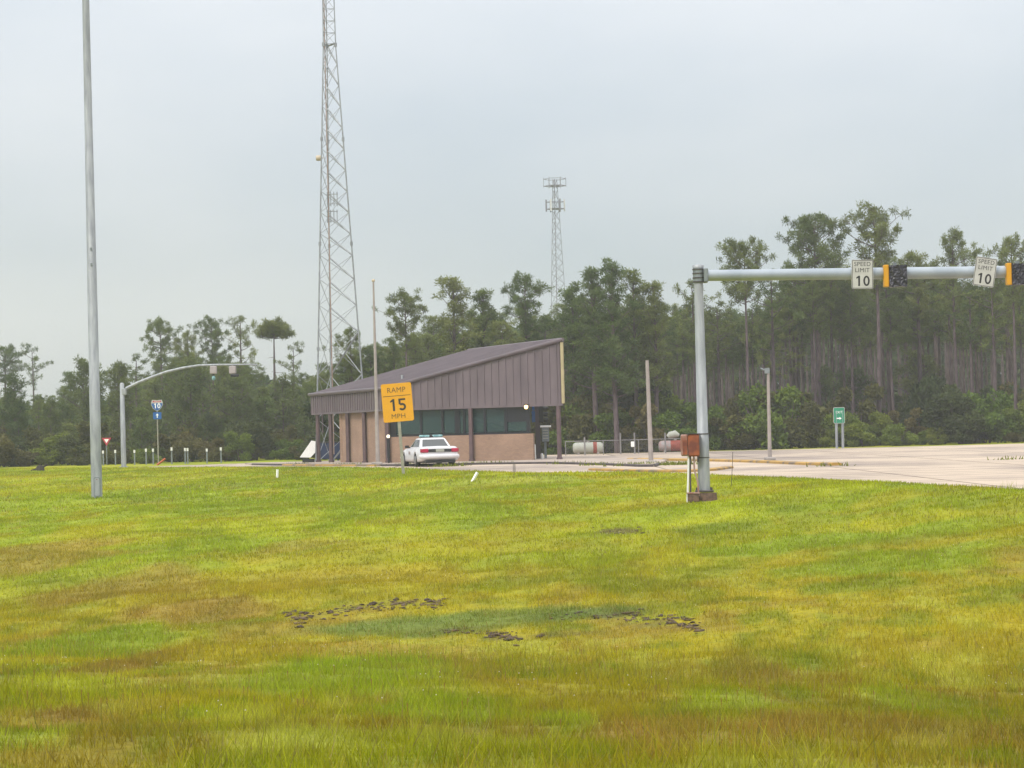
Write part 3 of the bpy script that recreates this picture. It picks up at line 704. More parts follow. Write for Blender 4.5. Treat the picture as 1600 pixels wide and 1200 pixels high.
# inside: floor, pale rear partition, slanting bar standing in for a glass reflection
mb = MB(); mb.prism([tuple(ab(WI + .3, WI + .4)), tuple(ab(uR - .3, WI + .4)), tuple(ab(uR - .3, bS - .3)), tuple(ab(WI + .3, bS - .3))], PZ + .01, PZ + .05); mb.build('floor', MATS['interior'], bld)
mb = MB(); q0, q1 = ab(WI + .4, 2.6), ab(uR - .4, 2.6); mb.prism([tuple(q0), tuple(q1), tuple(q1 + uy * .05), tuple(q0 + uy * .05)], PZ + .06, ZF - .05); mb.build('partition', MATS['interior_light'], bld)
mb = MB(); q0, q1 = ab(afront(728), 1.0), ab(afront(822), 1.0)
mb.bar((q0.x, q0.y, 2.75), (q1.x, q1.y, 1.55), .34); mb.build('reflection_bar', MATS['frame_dark'], bld)  # dark bar added to imitate the roof line reflected in the panes
# lit lamp at the fascia
lp = P(822, 636, 124.2); root = thing('floodlight', 'small lit amber lamp under the fascia near the right corner', 'lamp', (lp.x, lp.y, lp.z))
mb = MB(); mb.tube([(0, 0, -.10), (0, 0, -.04), (0, 0, .06), (0, 0, .1)], [.05, .10, .10, .05], 10); mb.build('bulb', MATS['lamp_glow'], root)
mb = MB(); mb.box((.16, .02, 0), (.10, .12, .12)); mb.box((.05, .03, .13), (.3, .06, .05)); mb.build('bracket', MATS['frame_dark'], root)
# black post with small light left of the car
p = G(607, 720.5, PZ); root = thing('bollard_light', 'black post lamp with pale light beside the left window', 'lamp', (p.x, 126.2, PZ)); root.location.x = X(607, 126.2, 1)
mb = MB(); mb.box((0, 0, .82), (.16, .16, 1.1), bev=.02); mb.box((0, 0, .14), (.10, .1, .27)); mb.build('post', MATS['black'], root)
mb = MB(); mb.tube([(0, 0, 1.38), (0, 0, 1.42), (0, 0, 1.50), (0, 0, 1.55)], [.05, .09, .09, .04], 10); mb.build('lamp_head', MATS['lamp_pale'], root)

# traffic signal, blue plate, payment box, white posts right of the station
root = thing('traffic_signal', 'black three lens traffic signal under the right canopy end', 'traffic light', (X(846, 127.2, 2.5), 127.2, 0))
mb = MB(); mb.box((-.02, 0, 2.56), (.26, .24, .95), bev=.03); mb.tube([(0, 0, ZF - .01), (0, 0, 3.0)], .03, 8); mb.build('housing', MATS['black'], root)
for k in range(3):
    mb = MB(); zc = 2.86 - .31 * k; mb.tube([(.10, -.0, zc), (.34, 0, zc - .03)], [.13, .12], 12, caps=False); mb.tube([(.10, 0, zc), (.13, 0, zc)], .11, 12); mb.build('visor', MATS['black'], root)
root = thing('hanging_sign', 'narrow blue sign plate beside the dark canopy column', 'sign', (X(833.5, 127.6, 2.4), 127.6, 0))
mb = MB(); mb.box((.0, 0, 2.42), (.19, .03, .62), bev=.01); mb.box((0, 0, 2.87), (.14, .03, .22)); mb.tube([(0, .02, 2.2), (0, .02, ZF)], .015, 6); mb.build('plate', MATS['sign_blue'], root)
root = thing('payment_kiosk', 'grey kiosk box with white cap behind the canopy column', 'kiosk', (X(852, 130, 1), 130, PZ))
mb = MB(); mb.box((.02, 0, 1.33), (.40, .4, .80), bev=.02); mb.box((0, 0, .45), (.14, .14, .9)); mb.build('cabinet', MATS['galvanised_dull'], root)
mb = MB(); mb.box((.03, 0, 1.79), (.62, .55, .11), bev=.02); mb.build('cap', MATS['white_bright'], root)
mb = MB()
for k in range(4): mb.box((.02, -.205, 1.12 + k * .15), (.3, .012, .06))
mb.build('slot', MATS['cream_tank'], root)
for u, v0, v1, lab in ((835.5, 694, 719, 'white bollard tight against the right end of the brick wall'), (847, 708, 718.5, 'short white bollard right of the dark canopy column')):
    Y = 127.0; b_ = P(u, v1, Y); tp = P(u, v0, Y); mb = MB(); h = tp.z - PZ
    mb.tube([(0, 0, 0), (0, 0, h - .05), (0, 0, h)], [.075, .075, .04], 10); o = mb.build('bollard', MATS['white_paint']); o.location = (b_.x, Y, PZ); tag(o, lab, 'bollard')

# ------------------------------------------------------------------ police car
def build_car():
    p = P(688, 728, 114.0); root = thing('police_car', 'white police sedan seen from behind, parked beside the station', 'car', (p.x, 114.0, .004), math.radians(14))
    Lc, W2 = 5.38, .985
    st = np.unique(np.concatenate([np.linspace(0, Lc, 90), [.05, .1, 5.33]]))
    ax = (1.36, 4.28)
    def top(y): return float(np.interp(y, [0, .04, .10, .5, 1.0, 1.5, 3.6, 4.2, 4.9, 5.2, 5.38], [.72, .90, .99, 1.01, .98, .93, .93, .91, .82, .72, .56]))
    def hw(y): return float(np.interp(y, [0, .05, .2, .8, 1.5, 3.9, 4.8, 5.2, 5.38], [.86, .92, .955, .985, .985, .985, .95, .85, .62]))
    def bot(y):
        z = float(np.interp(y, [0, .3, .8, 4.8, 5.38], [.34, .28, .25, .25, .30]))
        for c in ax:
            d = abs(y - c)
            if d < .40: z = max(z, .33 + math.sqrt(.40 ** 2 - d ** 2) * .98)
        return z
    mb = MB(); vs = []
    for y in st:
        t, h, b_ = top(y), hw(y), bot(y); b_ = min(b_, t - .12)
        m1 = max(b_ + .02, min(.55, t - .1)); bl = t - .06
        half = [(0, b_), (h - .08, b_), (h - .015, b_ + .01), (h, (m1 + b_) / 2 + .02), (h - .01, max(m1, b_ + .06)), (h - .05, bl), (h - .14, t - .012), (h * .5, t), (0, t + .012)]
        vs += [(x, y, z) for x, z in half] + [(-x, y, z) for x, z in half[-2:0:-1]]
    n = 16; ns = len(st)
    fs = [[i * n + k, i * n + (k + 1) % n, (i + 1) * n + (k + 1) % n, (i + 1) * n + k] for i in range(ns - 1) for k in range(n)]
    mb.add(vs, fs, 0, True); mb.add(vs[:n], [list(range(n - 1, -1, -1))]); mb.add(vs[-n:], [list(range(n))])
    body = mb.build('body', MATS['car_white'], root)
    # bumpers
    mb = MB(); mb.tube([(-.93, .22, .52), (-.90, .06, .50), (-.6, -.05, .50), (0, -.09, .50), (.6, -.05, .50), (.90, .06, .50), (.93, .22, .52)], [.10, .12, .13, .13, .13, .12, .10], 10); mb.build('rear_bumper', MATS['car_white'], root)
    mb = MB(); mb.tube([(-.9, 5.1, .45), (-.6, 5.36, .45), (0, 5.42, .45), (.6, 5.36, .45), (.9, 5.1, .45)], .12, 10); mb.build('front_bumper', MATS['car_white'], root)
    # cabin
    base = [(-.80, .98), (.80, .98), (.83, 1.6), (.84, 2.6), (.80, 3.62), (-.80, 3.62), (-.84, 2.6), (-.83, 1.6)]
    roof = [(-.61, 1.62), (.61, 1.62), (.67, 1.95), (.67, 2.5), (.60, 2.82), (-.60, 2.82), (-.67, 2.5), (-.67, 1.95)]
    mb = MB(); vs = [(x, y, .92) for x, y in base] + [(x, y, 1.39) for x, y in roof] + [(x * .85, y + (.1 if y < 2.2 else -.1), 1.43) for x, y in roof]
    fs = [[k, (k + 1) % 8, 8 + (k + 1) % 8, 8 + k] for k in range(8)] + [[8 + k, 8 + (k + 1) % 8, 16 + (k + 1) % 8, 16 + k] for k in range(8)] + [list(range(16, 24))]
    mb.add(vs, fs); mb.build('cabin', MATS['car_white'], root)
    def glass(q, name):
        q = [Vector(a) for a in q]; nrm = (q[1] - q[0]).cross(q[3] - q[0]).normalized(); mb = MB()
        mb.add([a + nrm * .008 for a in q] + [a - nrm * .004 for a in q], [(0, 1, 2, 3), (7, 6, 5, 4), (0, 4, 5, 1), (1, 5, 6, 2), (2, 6, 7, 3), (3, 7, 4, 0)]); mb.build(name, MATS['car_glass'], root)
    def on(k0, k1, s0, s1, t0, t1):
        a = Vector((*base[k0], .92)); b_ = Vector((*base[k1], .92)); c = Vector((*roof[k1], 1.39)); d = Vector((*roof[k0], 1.39))
        f = lambda s, t: (a.lerp(b_, s)).lerp(d.lerp(c, s), t)
        return [f(s0, t0), f(s1, t0), f(s1, t1), f(s0, t1)]
    glass(on(0, 1, .07, .93, .12, .90), 'rear_window'); glass(on(4, 5, .06, .94, .1, .92), 'windshield')
    for a, b_, s0, s1 in ((1, 2, .45, .98), (2, 3, .04, .95), (3, 4, .02, .82), (7, 0, .02, .55), (6, 7, .05, .96), (5, 6, .18, .98)): glass(on(a, b_, s0, s1, .14, .88), 'side_window')
    for sx in (-1, 1):
        mb = MB(); mb.box((sx * .74, .02, .80), (.33, .12, .19), bev=.03); mb.box((sx * .93, .13, .80), (.05, .2, .17)); mb.build('tail_light', MATS['tail_red'], root)
        mb = MB(); mb.box((sx * .98, 3.35, 1.0), (.2, .12, .13), bev=.03); mb.box((sx * .86, 3.37, .95), (.12, .05, .05)); mb.build('mirror', MATS['black'], root)
        mb = MB(); mb.box((sx * .7, 5.22, .64), (.34, .12, .15), bev=.03); mb.build('headlight', MATS['rim'], root)
    mb = MB(); mb.box((0, -.004, .80), (1.14, .05, .15)); mb.build('trunk_panel', MATS['black'], root)
    mb = MB(); mb.box((0, -.035, .80), (.42, .02, .13)); mb.build('license_plate', MATS['cream_tank'], root)
    mb = MB(); mb.box((0, .35, .26), (1.5, .9, .14)); mb.box((0, 2.8, .24), (1.5, 3.4, .1)); mb.tube([(.45, -.05, .26), (.45, .4, .26)], .03, 8); mb.build('underbody', MATS['black'], root)
    for sx in (-1, 1):
        for y in ax:
            w_ = thing('wheel', None, None, (sx * .87, y, .335)); w_.parent = root
            mb = MB(); mb.tube([(-.11, 0, 0), (-.09, 0, 0), (.09, 0, 0), (.11, 0, 0)], [.30, .335, .335, .30], 24); mb.build('tyre', MATS['tyre'], w_)
            mb = MB(); mb.tube([(sx * .08, 0, 0), (sx * .118, 0, 0), (sx * .125, 0, 0)], [.21, .20, .06], 20); mb.build('rim', MATS['rim'], w_)
    lb = MB(); lb.box((0, 2.1, 1.47), (.16, .26, .10)); lb.box((0, 2.1, 1.445), (1.16, .22, .03)); lbo = lb.build('light_bar', MATS['black'], root)
    for sx in (-1, 1):
        mb = MB(); mb.box((sx * .34, 2.1, 1.52), (.50, .28, .11), bev=.03); mb.build('lens', MATS['lightbar'], lbo)
    mb = MB(); mb.add([(-.986, 2.95, .62), (-.986, 2.65, .62), (-.986, 2.65, .78), (-.986, 2.95, .78)], [(0, 1, 2, 3)])
    mb.v = [(x - .004, y, z) for x, y, z in mb.v]; mb.build('door_emblem', MATS['red_dirty'], root)
build_car()

# ------------------------------------------------------------------ poles and signs
def post_on(u, v): p = GT(u, v); return p
# high mast on the left
p = GT(151.5, 778); k = F / p.y
root = thing('mast_pole', 'very tall grey steel mast at the far left of the grass', 'pole', (p.x, p.y, p.z))
D = 17.5 / k; H = 24.0
mb = MB(); lv = [(-.2, 1), (2.0, .98), (4.4, .955), (4.41, .93), (9, .86), (9.01, .84), (13, .77), (13.01, .75), (18, .66), (H, .55)]
mb.tube([(0, 0, z) for z, _ in lv], [D / 2 * s for _, s in lv], 12); mb.build('shaft', MATS['galvanised'], root)
mb = MB(); mb.plate(rrect(.055, .43, .24, .74, .06), -D / 2 - .03, -D / 2 + .06); hh = mb.build('handhole_frame', MATS['galvanised_dull'], root)
mb = MB(); mb.plate(rrect(.055, .43, .19, .68, .05), -D / 2 - .036, -D / 2 - .02); mb.build('handhole_cover', MATS['galvanised'], hh)
mb = MB(); mb.box((.06, -D / 2 - .04, .72), (.03, .02, .03)); mb.build('latch', MATS['rust'], hh)
for z in (9.0, 9.6, 20.9):
    mb = MB(); mb.box((.02, -D * .42, z), (.05, .08, .09)); mb.build('rest_cleat', MATS['galvanised_dull'], root)

# left signal pole with curved arm
p = G(193.5, 730); Y = p.y
root = thing('signal_pole', 'grey signal pole with long curved arm left of the station', 'pole', (p.x, Y, 0))
def loc(u, v, Yy=None):
    q = P(u, v, Yy or Y); return (q.x - p.x, q.y - p.y, q.z)
mb = MB(); t_ = loc(190, 600)[2]; mb.tube([(0, 0, -.1), (0, 0, t_), (0, 0, t_ + .08)], [.17, .14, .08], 12); mb.box((0, 0, .02), (.5, .5, .06)); mb.build('post', MATS['galvanised'], root)
mb = MB(); z0 = loc(192, 612)[2]; mb.box((.12, 0, z0), (.3, .3, .4), bev=.03); mb.build('arm_bracket', MATS['galvanised'], root)
arm = [(197, 607), (215, 598), (235, 590), (260, 581), (285, 575), (310, 571), (340, 570), (385, 569.5), (402, 569.5)]
mb = MB(); mb.tube([loc(u, v) for u, v in arm], [.10, .095, .09, .085, .08, .07, .065, .05, .045], 10); mb.build('arm', MATS['galvanised'], root)
for u, lab, dk in ((333.5, 'left hanging lane signal with pale back on the curved arm', 0), (363.5, 'right hanging lane signal with pale back on the curved arm', 1)):
    q = P(u, 578, Y); rt = thing('lane_signal', lab, 'traffic light', (q.x, q.y, q.z), 0, 'lane signals on the curved arm')
    mb = MB(); mb.box((0, 0, 0), (.44, .3, .50), bev=.05); mb.box((0, 0, .30), (.08, .08, .12)); mb.build('housing', MATS['sign_back'], rt)
    if dk:
        mb = MB(); mb.box((.12, 0, -.36), (.5, .3, .18), bev=.04); mb.build('visor', MATS['black'], rt)
    else:
        mb = MB(); mb.box((-.0, 0, -.31), (.12, .1, .1)); mb.build('visor', MATS['black'], rt)
        mb = MB(); mb.tube([(0, 0, -.38), (0, 0, -.42), (0, 0, -.62), (0, 0, -.66)], [.04, .10, .12, .05], 10); mb.build('lens', MATS['lightbar'], rt)

# interstate shield with arrow plate
p = G(247.5, 725); Y = p.y; k = F / Y
root = thing('route_sign', 'blue and red route shield numbered 10 above a blue arrow plate', 'sign', (p.x, Y, 0))
zc = P(246, 633, Y).z; zs = P(246, 649.5, Y).z
mb = MB(); mb.tube([(0, .03, -.1), (0, .03, zc + .2)], .045, 8); mb.build('post', MATS['bleached_wood'], root)
def shield(w2, h2):
    o_ = []
    for x_, z_ in ((0, -1), (.35, -.86), (.72, -.5), (.95, 0), (1, .35), (.92, .62), (.80, .95), (.55, .88), (.3, .9), (0, .80), (-.3, .9), (-.55, .88), (-.80, .95), (-.92, .62), (-1, .35), (-.95, 0), (-.72, -.5), (-.35, -.86)): o_.append((x_ * w2, zc + z_ * h2))
    return o_
mb = MB(); mb.plate(shield(.41, .40), -.03, .0); sh = mb.build('shield', MATS['sign_white'], root)
mb = MB(); mb.plate([(a * .93, zc + (b_ - zc) * .93) for a, b_ in shield(.41, .40) if b_ < zc + .2] , -.034, -.029); mb.build('shield_field', MATS['sign_blue'], sh)
mb = MB(); mb.plate([(-.31, zc + .2), (.31, zc + .2), (.27, zc + .32), (0, zc + .27), (-.27, zc + .32)], -.034, -.029); text_into(mb, 'INTERSTATE', .09, 0, zc + .245, -.036, 1, sx=.8); mb.build('shield_band', [MATS['sign_red'], MATS['white_paint']], sh)
mb = MB(); numeral_into(mb, '10', .34, 0, zc - .05, -.036, 0); mb.build('legend', MATS['white_bright'], sh)
mb = MB(); mb.plate(rrect(0, zs, .58, .48, .05), -.02, .0); ap = mb.build('arrow_plate', MATS['sign_blue'], root)
mb = MB(); mb.plate([(-.03, zs - .15), (.03, zs - .15), (.03, zs + .02), (.10, zs + .02), (0, zs + .16), (-.10, zs + .02), (-.03, zs + .02)], -.026, -.019); mb.build('arrow', MATS['white_bright'], ap)

# yield sign
Y = 163.0; q = P(166.5, 689, Y)
root = thing('yield_sign', 'small red and white triangular yield sign by the trees', 'sign', (q.x, Y, 0))
mb = MB(); mb.tube([(-.02, .03, -.1), (0, .03, q.z + .2)], .035, 8); mb.build('post', MATS['galvanised_dull'], root)
mb = MB(); s_ = .34; mb.plate([(0, q.z - s_), (s_, q.z + .22), (-s_, q.z + .22)], -.02, 0); yp = mb.build('plate', MATS['sign_red'], root)
mb = MB(); mb.plate([(0, q.z - .15), (.17, q.z + .13), (-.17, q.z + .13)], -.026, -.019); mb.build('centre', MATS['white_bright'], yp)

# delineator posts
base = None
for i, (u, v0) in enumerate(((161, 704), (180, 703), (210, 703), (228, 701), (239, 701), (268, 699), (289, 700), (293, 700), (323, 701), (345, 699))):
    Y = 160 - i * .5; q = P(u, v0, Y)
    if base is None:
        base = thing('marker_post', 'grey marker post with pale reflector standing before the left trees', 'post', (q.x, Y, 0), 0, 'marker posts along the ramp edge')
        mb = MB(); mb.box((0, 0, .48), (.09, .05, 1.0)); pa = mb.build('post', MATS['galvanised_dull'], base)
        mb = MB(); mb.box((0, -.03, .92), (.13, .02, .20)); pb = mb.build('reflector', MATS['white_paint'], base)
        o = base
    else:
        o = base.copy(); sc.collection.objects.link(o)
        for c_ in (pa, pb):
            c2 = c_.copy(); sc.collection.objects.link(c2); c2.parent = o
    o.location = (q.x, Y, 0); o.scale = (1, 1, max(q.z, .6) / 1.02)
# fallen orange marker, stump
p = G(258, 726); mb = MB(); mb.bar((-.25, 0, 0), (.32, 0, .42), .10); o = mb.build('marker_stake', MATS['orange_plastic']); o.location = (p.x, p.y - 2, 0); tag(o, 'slanting orange stake leaning in the grass', 'stake')
p = G(62, 734.5); root = thing('tree_stump', 'dark rotten stump at the far left edge of the grass', 'stump', (p.x, p.y, 0))
mb = MB(); mb.tube([(0, 0, -.05), (.05, 0, .16), (.1, 0, .3)], [.34, .24, .14], 9); mb.tube([(-.1, 0, .05), (-.55, .1, -.02)], [.12, .05], 6); mb.tube([(.1, 0, .15), (.5, 0, .32)], [.1, .04], 6); mb.build('wood', MATS['stump'], root)

# white stakes in the grass
for u0_, v0, u1, v1, lab in ((433, 747.5, 433.5, 733.5, 'upright white stake in the grass left of the station'), (736.5, 753, 746, 738, 'white stake leaning to the right in front of the station')):
    p = GT(u0_, v0); q = P(u1, v1, p.y); mb = MB(); d = q - p; mb.bar((0, 0, -.05), tuple(d), .085); o = mb.build('boundary_stake', MATS['white_bright']); o.location = p; tag(o, lab, 'stake')
# thin wire rod
p = GT(1142, 760); q = P(1145, 706, p.y); mb = MB(); mb.tube([(0, 0, -.1), tuple((q - p) * .5 + Vector((.01, 0, 0))), tuple(q - p)], .009, 6); o = mb.build('wire_rod', MATS['dark_joint']); o.location = p; tag(o, 'thin dark rod standing right of the signal post', 'rod')

# ramp speed sign
p = GT(630.5, 742.5); Y = p.y; k = F / Y
root = thing('ramp_speed_sign', 'leaning orange-yellow sign reading RAMP 15 MPH on a thin post', 'sign', (p.x, Y, p.z)); root.rotation_euler = (0, math.radians(-3.4), math.radians(2))
sw, shh = 47.5 / k, 60 / k; zc = 114 / k
mb = MB(); mb.box((0, .05, (zc) / 2), (.13, .07, zc + .2)); mb.build('post', MATS['bleached_wood'], root)
mb = MB(); mb.plate(rrect(0, zc, sw, shh, .08), -.012, .012); pt = mb.build('plate', MATS['sign_yellow'], root)
mb = MB(); text_into(mb, 'RAMP', .32, 0, zc + shh * .33, -.016, 0, sx=.95); mb.box((0, -.0145, zc + shh * .175), (sw * .9, .003, .025)); mb.build('legend', MATS['legend_worn'], pt)
mb = MB(); numeral_into(mb, '15', .52, 0, zc - shh * .06, -.016, 0); mb.build('legend', MATS['legend_black'], pt)
mb = MB(); text_into(mb, 'MPH', .29, 0, zc - shh * .355, -.016, 0, sx=1.05); mb.build('legend', MATS['legend_worn'], pt)

# flagpole
Y = 122.0; b_ = P(590.5, 725, Y); t_ = P(583, 441, Y)
root = thing('flagpole', 'tall thin pale flagpole without a flag in front of the station', 'flagpole', (b_.x, Y, PZ))
Ht = t_.z - PZ
mb = MB(); mb.tube([(0, 0, 0), (0, 0, Ht * .45), (0, 0, Ht)], [.115, .085, .045], 12); mb.build('shaft', MATS['concrete_pole'], root)
mb = MB(); mb.tube([(0, 0, Ht), (0, 0, Ht + .05), (0, 0, Ht + .13), (0, 0, Ht + .17)], [.03, .09, .09, .03], 10); mb.build('finial', MATS['antenna_cream'], root)
mb = MB(); mb.box((-.05, 0, .06), (.55, .5, .14), bev=.03); mb.build('footing', MATS['concrete'], root)

# two concrete lamp poles on the lot
for u0_, v0, u1, v1, wd, lab in ((1017.5, 724.5, 1011, 563, 8, 'bare concrete pole right of the station, no lamp'), (1203, 719, 1200, 576, 6.5, 'concrete pole with small arm stub beside the long yellow kerb')):
    p = G(u0_, v0); Y = p.y; k = F / Y; q = P(u1, v1, Y)
    root = thing('light_pole', lab, 'pole', (p.x, Y, 0)); h = q.z; lean = (q.x - p.x) 
    mb = MB(); mb.tube([(0, 0, 0), (lean, 0, h)], [wd / 2 / k, wd / 2.9 / k], 10); mb.build('shaft', MATS['concrete_pole'], root)
    mb = MB(); mb.box((0, 0, .07), (.5, .4, .16), bev=.04); mb.build('footing', MATS['concrete'], root)
    if u0_ > 1100:
        mb = MB(); mb.bar((lean, 0, h - .15), (lean - .35, 0, h + .02), .07); mb.box((lean - .05, -.02, h - .1), (.22, .22, .25)); mb.build('bracket', MATS['galvanised_dull'], root)

# green sign on two posts
Y = 147.0; q = P(1311, 649, Y); k = F / Y
root = thing('exit_sign', 'green rectangular sign on two grey posts at the lot edge', 'sign', (q.x, Y, 0), math.radians(0))
for sx in (-1, 1):
    mb = MB(); mb.bar((sx * .19 , .04, -.05), (sx * .21 + .03, .04, q.z + .3), .13); mb.build('post', MATS['galvanised'], root)
mb = MB(); mb.plate(rrect(0, q.z, .72, 1.02, .07), -.02, .02); g1 = mb.build('plate', MATS['sign_white'], root)
mb = MB(); mb.plate(rrect(0, q.z, .66, .96, .05), -.026, -.019); g2 = mb.build('plate_field', MATS['sign_green'], g1)
mb = MB(); text_into(mb, 'EXIT', .22, 0, q.z + .2, -.029, 0, sx=.9)
zc = q.z - .19; mb.add([(x_, -.029, zc + z_) for x_, z_ in ((-.16, -.035), (.02, -.035), (.02, -.09), (.16, 0), (.02, .09), (.02, .035), (-.16, .035))], [(0, 1, 2, 3, 4, 5, 6)]); mb.build('legend', MATS['white_bright'], g1)

# ------------------------------------------------------------------ signal gantry on the right
p = GT(1100.5, 780); Y = p.y; k = F / Y; p.z = P(1100.5, 769, Y).z; p.x = X(1100.5, Y, p.z)
zt = P(1090, 413.5, Y).z - p.z
root = thing('signal_gantry', 'large grey steel gantry post with long horizontal arm over the lot', 'gantry', (p.x, Y, p.z))
R0 = 18.3 / k / 2
z1 = P(1095, 678, Y).z - p.z; z2 = P(1096, 715, Y).z - p.z; zb = P(1100, 430.5, Y).z - p.z
mb = MB(); mb.tube([(0, 0, 0), (0, 0, z2 - .01), (0, 0, z1), (0, 0, z1 + .01), (0, 0, zt - .1)], [R0 * 1.02, R0 * 1.02, R0, R0 * .95, R0 * .74], 20); mb.build('post', MATS['galvanised'], root)
for z in (z1, z2):
    mb = MB(); mb.tube([(0, 0, z - .015), (0, 0, z + .015)], R0 * 1.045, 20); mb.build('joint_band', MATS['dark_joint'], root)
mb = MB(); mb.tube([(0, 0, zt - .1), (0, 0, zt - .02), (0, 0, zt)], [R0 * .95, R0 * .98, R0 * .5], 18); mb.build('cap', MATS['galvanised'], root)
mb = MB(); mb.box((0, 0, .03), (.50, .50, .05), bev=.03); 
for sx in (-1, 1):
    for sy in (-1, 1): mb.tube([(sx * .19, sy * .19, 0), (sx * .19, sy * .19, .13)], .03, 6)
mb.build('base_plate', MATS['dark_joint'], root)
mb = MB(); mb.tube([(.04, 0, -.45), (.04, 0, -.02)], [.34, .30], 14); mb.build('footing', MATS['concrete_rusty'], root)
mb = MB(); mb.tube([(0, 0, zb - .2), (0, 0, zb + .2)], R0 * .92, 20); mb.box((.20, 0, zb), (.12, .42, .40), bev=.03); mb.build('clamp', MATS['galvanised_dull'], root)
mb = MB()
for z in (-.17, -.06, .06, .17): mb.tube([(0, 0, zb + z - .012), (0, 0, zb + z + .012)], R0 * 1.03, 20)
mb.build('clamp_bolt', MATS['dark_joint'], root)
def gl(u, v, Yy): q = P(u, v, Yy); return Vector((q.x - p.x, q.y - p.y, q.z - p.z))
Yb = lambda u: Y + (u - 1100) / 480 * 1.0
mb = MB(); a0 = gl(1102, 430.5, Yb(1102)); a1 = gl(1720, 423.0, Yb(1720))
mb.tube([a0, a0.lerp(a1, .5), a1], [.155, .165, .17], 20); mb.tube([a0 - Vector((.02, 0, 0)), a0 + Vector((.05, 0, 0))], .21, 18); mb.build('arm', MATS['beam_metal'], root)
# utility boxes on the post
def hang(u0_, u1, v0, v1, dy, dep, m_, name, label, cat):
    a = gl(u0_, v0, Y + dy); b_ = gl(u1, v1, Y + dy); cx_, cz_ = (a.x + b_.x) / 2, (a.z + b_.z) / 2
    rt = thing(name, label, cat, (p.x + cx_, Y + dy, p.z + min(a.z, b_.z)))
    h = abs(a.z - b_.z); wd = b_.x - a.x
    mb = MB(); mb.box((0, 0, h / 2), (wd, dep, h), bev=.035); o_ = mb.build('cabinet', MATS[m_], rt); return rt, wd, h
rt, wd, h = hang(1074.5, 1093, 678.5, 713, -.28, .22, 'rust', 'electrical_box', 'rusty orange electrical box fixed to the gantry post', 'electrical box')
mb = MB(); mb.box((0, -.116, h / 2), (wd - .06, .012, h - .08)); mb.build('door', MATS['rust'], rt)
mb = MB(); mb.box((0, 0, h + .008), (wd + .04, .26, .02)); mb.build('lid', MATS['dark_joint'], rt)
rt, wd, h = hang(1063.5, 1075.5, 679, 712.5, -.20, .3, 'rust_pale', 'meter_box', 'narrow faded electrical box left of the rusty one', 'electrical box')
mb = MB(); mb.box((.0, -.156, h * .4), (wd - .07, .012, h * .66)); mb.build('door', MATS['rust'], rt)
# conduits
mb = MB(); mb.tube([gl(1074, 790, Y - .35), gl(1075.5, 740, Y - .3), gl(1076, 712, Y - .24)], .03, 8); mb.build('conduit', MATS['white_paint'], root, 'cream conduit pipe standing left of the post')
mb = MB(); mb.tube([gl(1079, 775, Y - .3), gl(1078.5, 740, Y - .3), gl(1078.5, 712, Y - .24)], .024, 8); mb.tube([gl(1091, 722, Y - .26), gl(1091, 712, Y - .26)], .03, 8); mb.build('conduit', MATS['dark_joint'], root)
mb = MB(); mb.tube([gl(1092, 775, Y - .28), gl(1090, 752, Y - .28), gl(1085, 735, Y - .28), gl(1084, 712, Y - .24)], .024, 8); mb.build('conduit', MATS['rust_pale'], root)
q = GT(1083, 782); rt = thing('junction_block', 'squat rusty junction block in the grass at the gantry foot', 'block', (q.x, Y - .45, q.z + .0)); rt.location = (p.x + gl(1083, 775, Y - .45).x, Y - .45, float(terrain(q.x, Y - .45)) + .03)
mb = MB(); mb.box((0, 0, .1), (.30, .26, .24), bev=.02); mb.build('block', MATS['concrete_rusty'], rt); mb = MB(); mb.box((0, 0, .23), (.34, .30, .03)); mb.build('lid', MATS['rust_pale'], rt)
# speed signs
def speed_sign(u, v, tilt, label):
    Yy = Yb(u) - .23; q = P(u, v, Yy); rt = thing('speed_limit_sign', label, 'sign', (q.x, Yy, q.z), 0, 'speed limit signs on the gantry arm'); rt.rotation_euler = (0, math.radians(tilt), 0)
    mb = MB(); mb.plate(rrect(0, 0, .60, .81, .04), -.006, .006); pl_ = mb.build('plate', MATS['sign_white'], rt)
    mb = MB()
    for (a, b_, c, d) in ((0, .385, .56, .012), (0, -.385, .56, .012)): mb.box((a, -.008, b_), (c, .003, d))
    for sx in (-1, 1): mb.box((sx * .28, -.008, 0), (.012, .003, .76))
    text_into(mb, 'SPEED', .165, 0, .285, -.009); text_into(mb, 'LIMIT', .165, 0, .115, -.009); mb.build('legend', MATS['legend_black'], pl_)
    mb = MB(); numeral_into(mb, '10', .29, 0, -.185, -.009, 0); mb.build('legend', MATS['legend_black'], pl_)
    mb = MB(); mb.box((0, .06, 0), (.06, .10, .7)); mb.build('mounting_bar', MATS['galvanised_dull'], rt)
speed_sign(1347.5, 428.5, 1.5, 'upright white sign reading SPEED LIMIT 10 on the gantry arm')
speed_sign(1539, 425, 10, 'tilted white sign reading SPEED LIMIT 10 on the gantry arm')
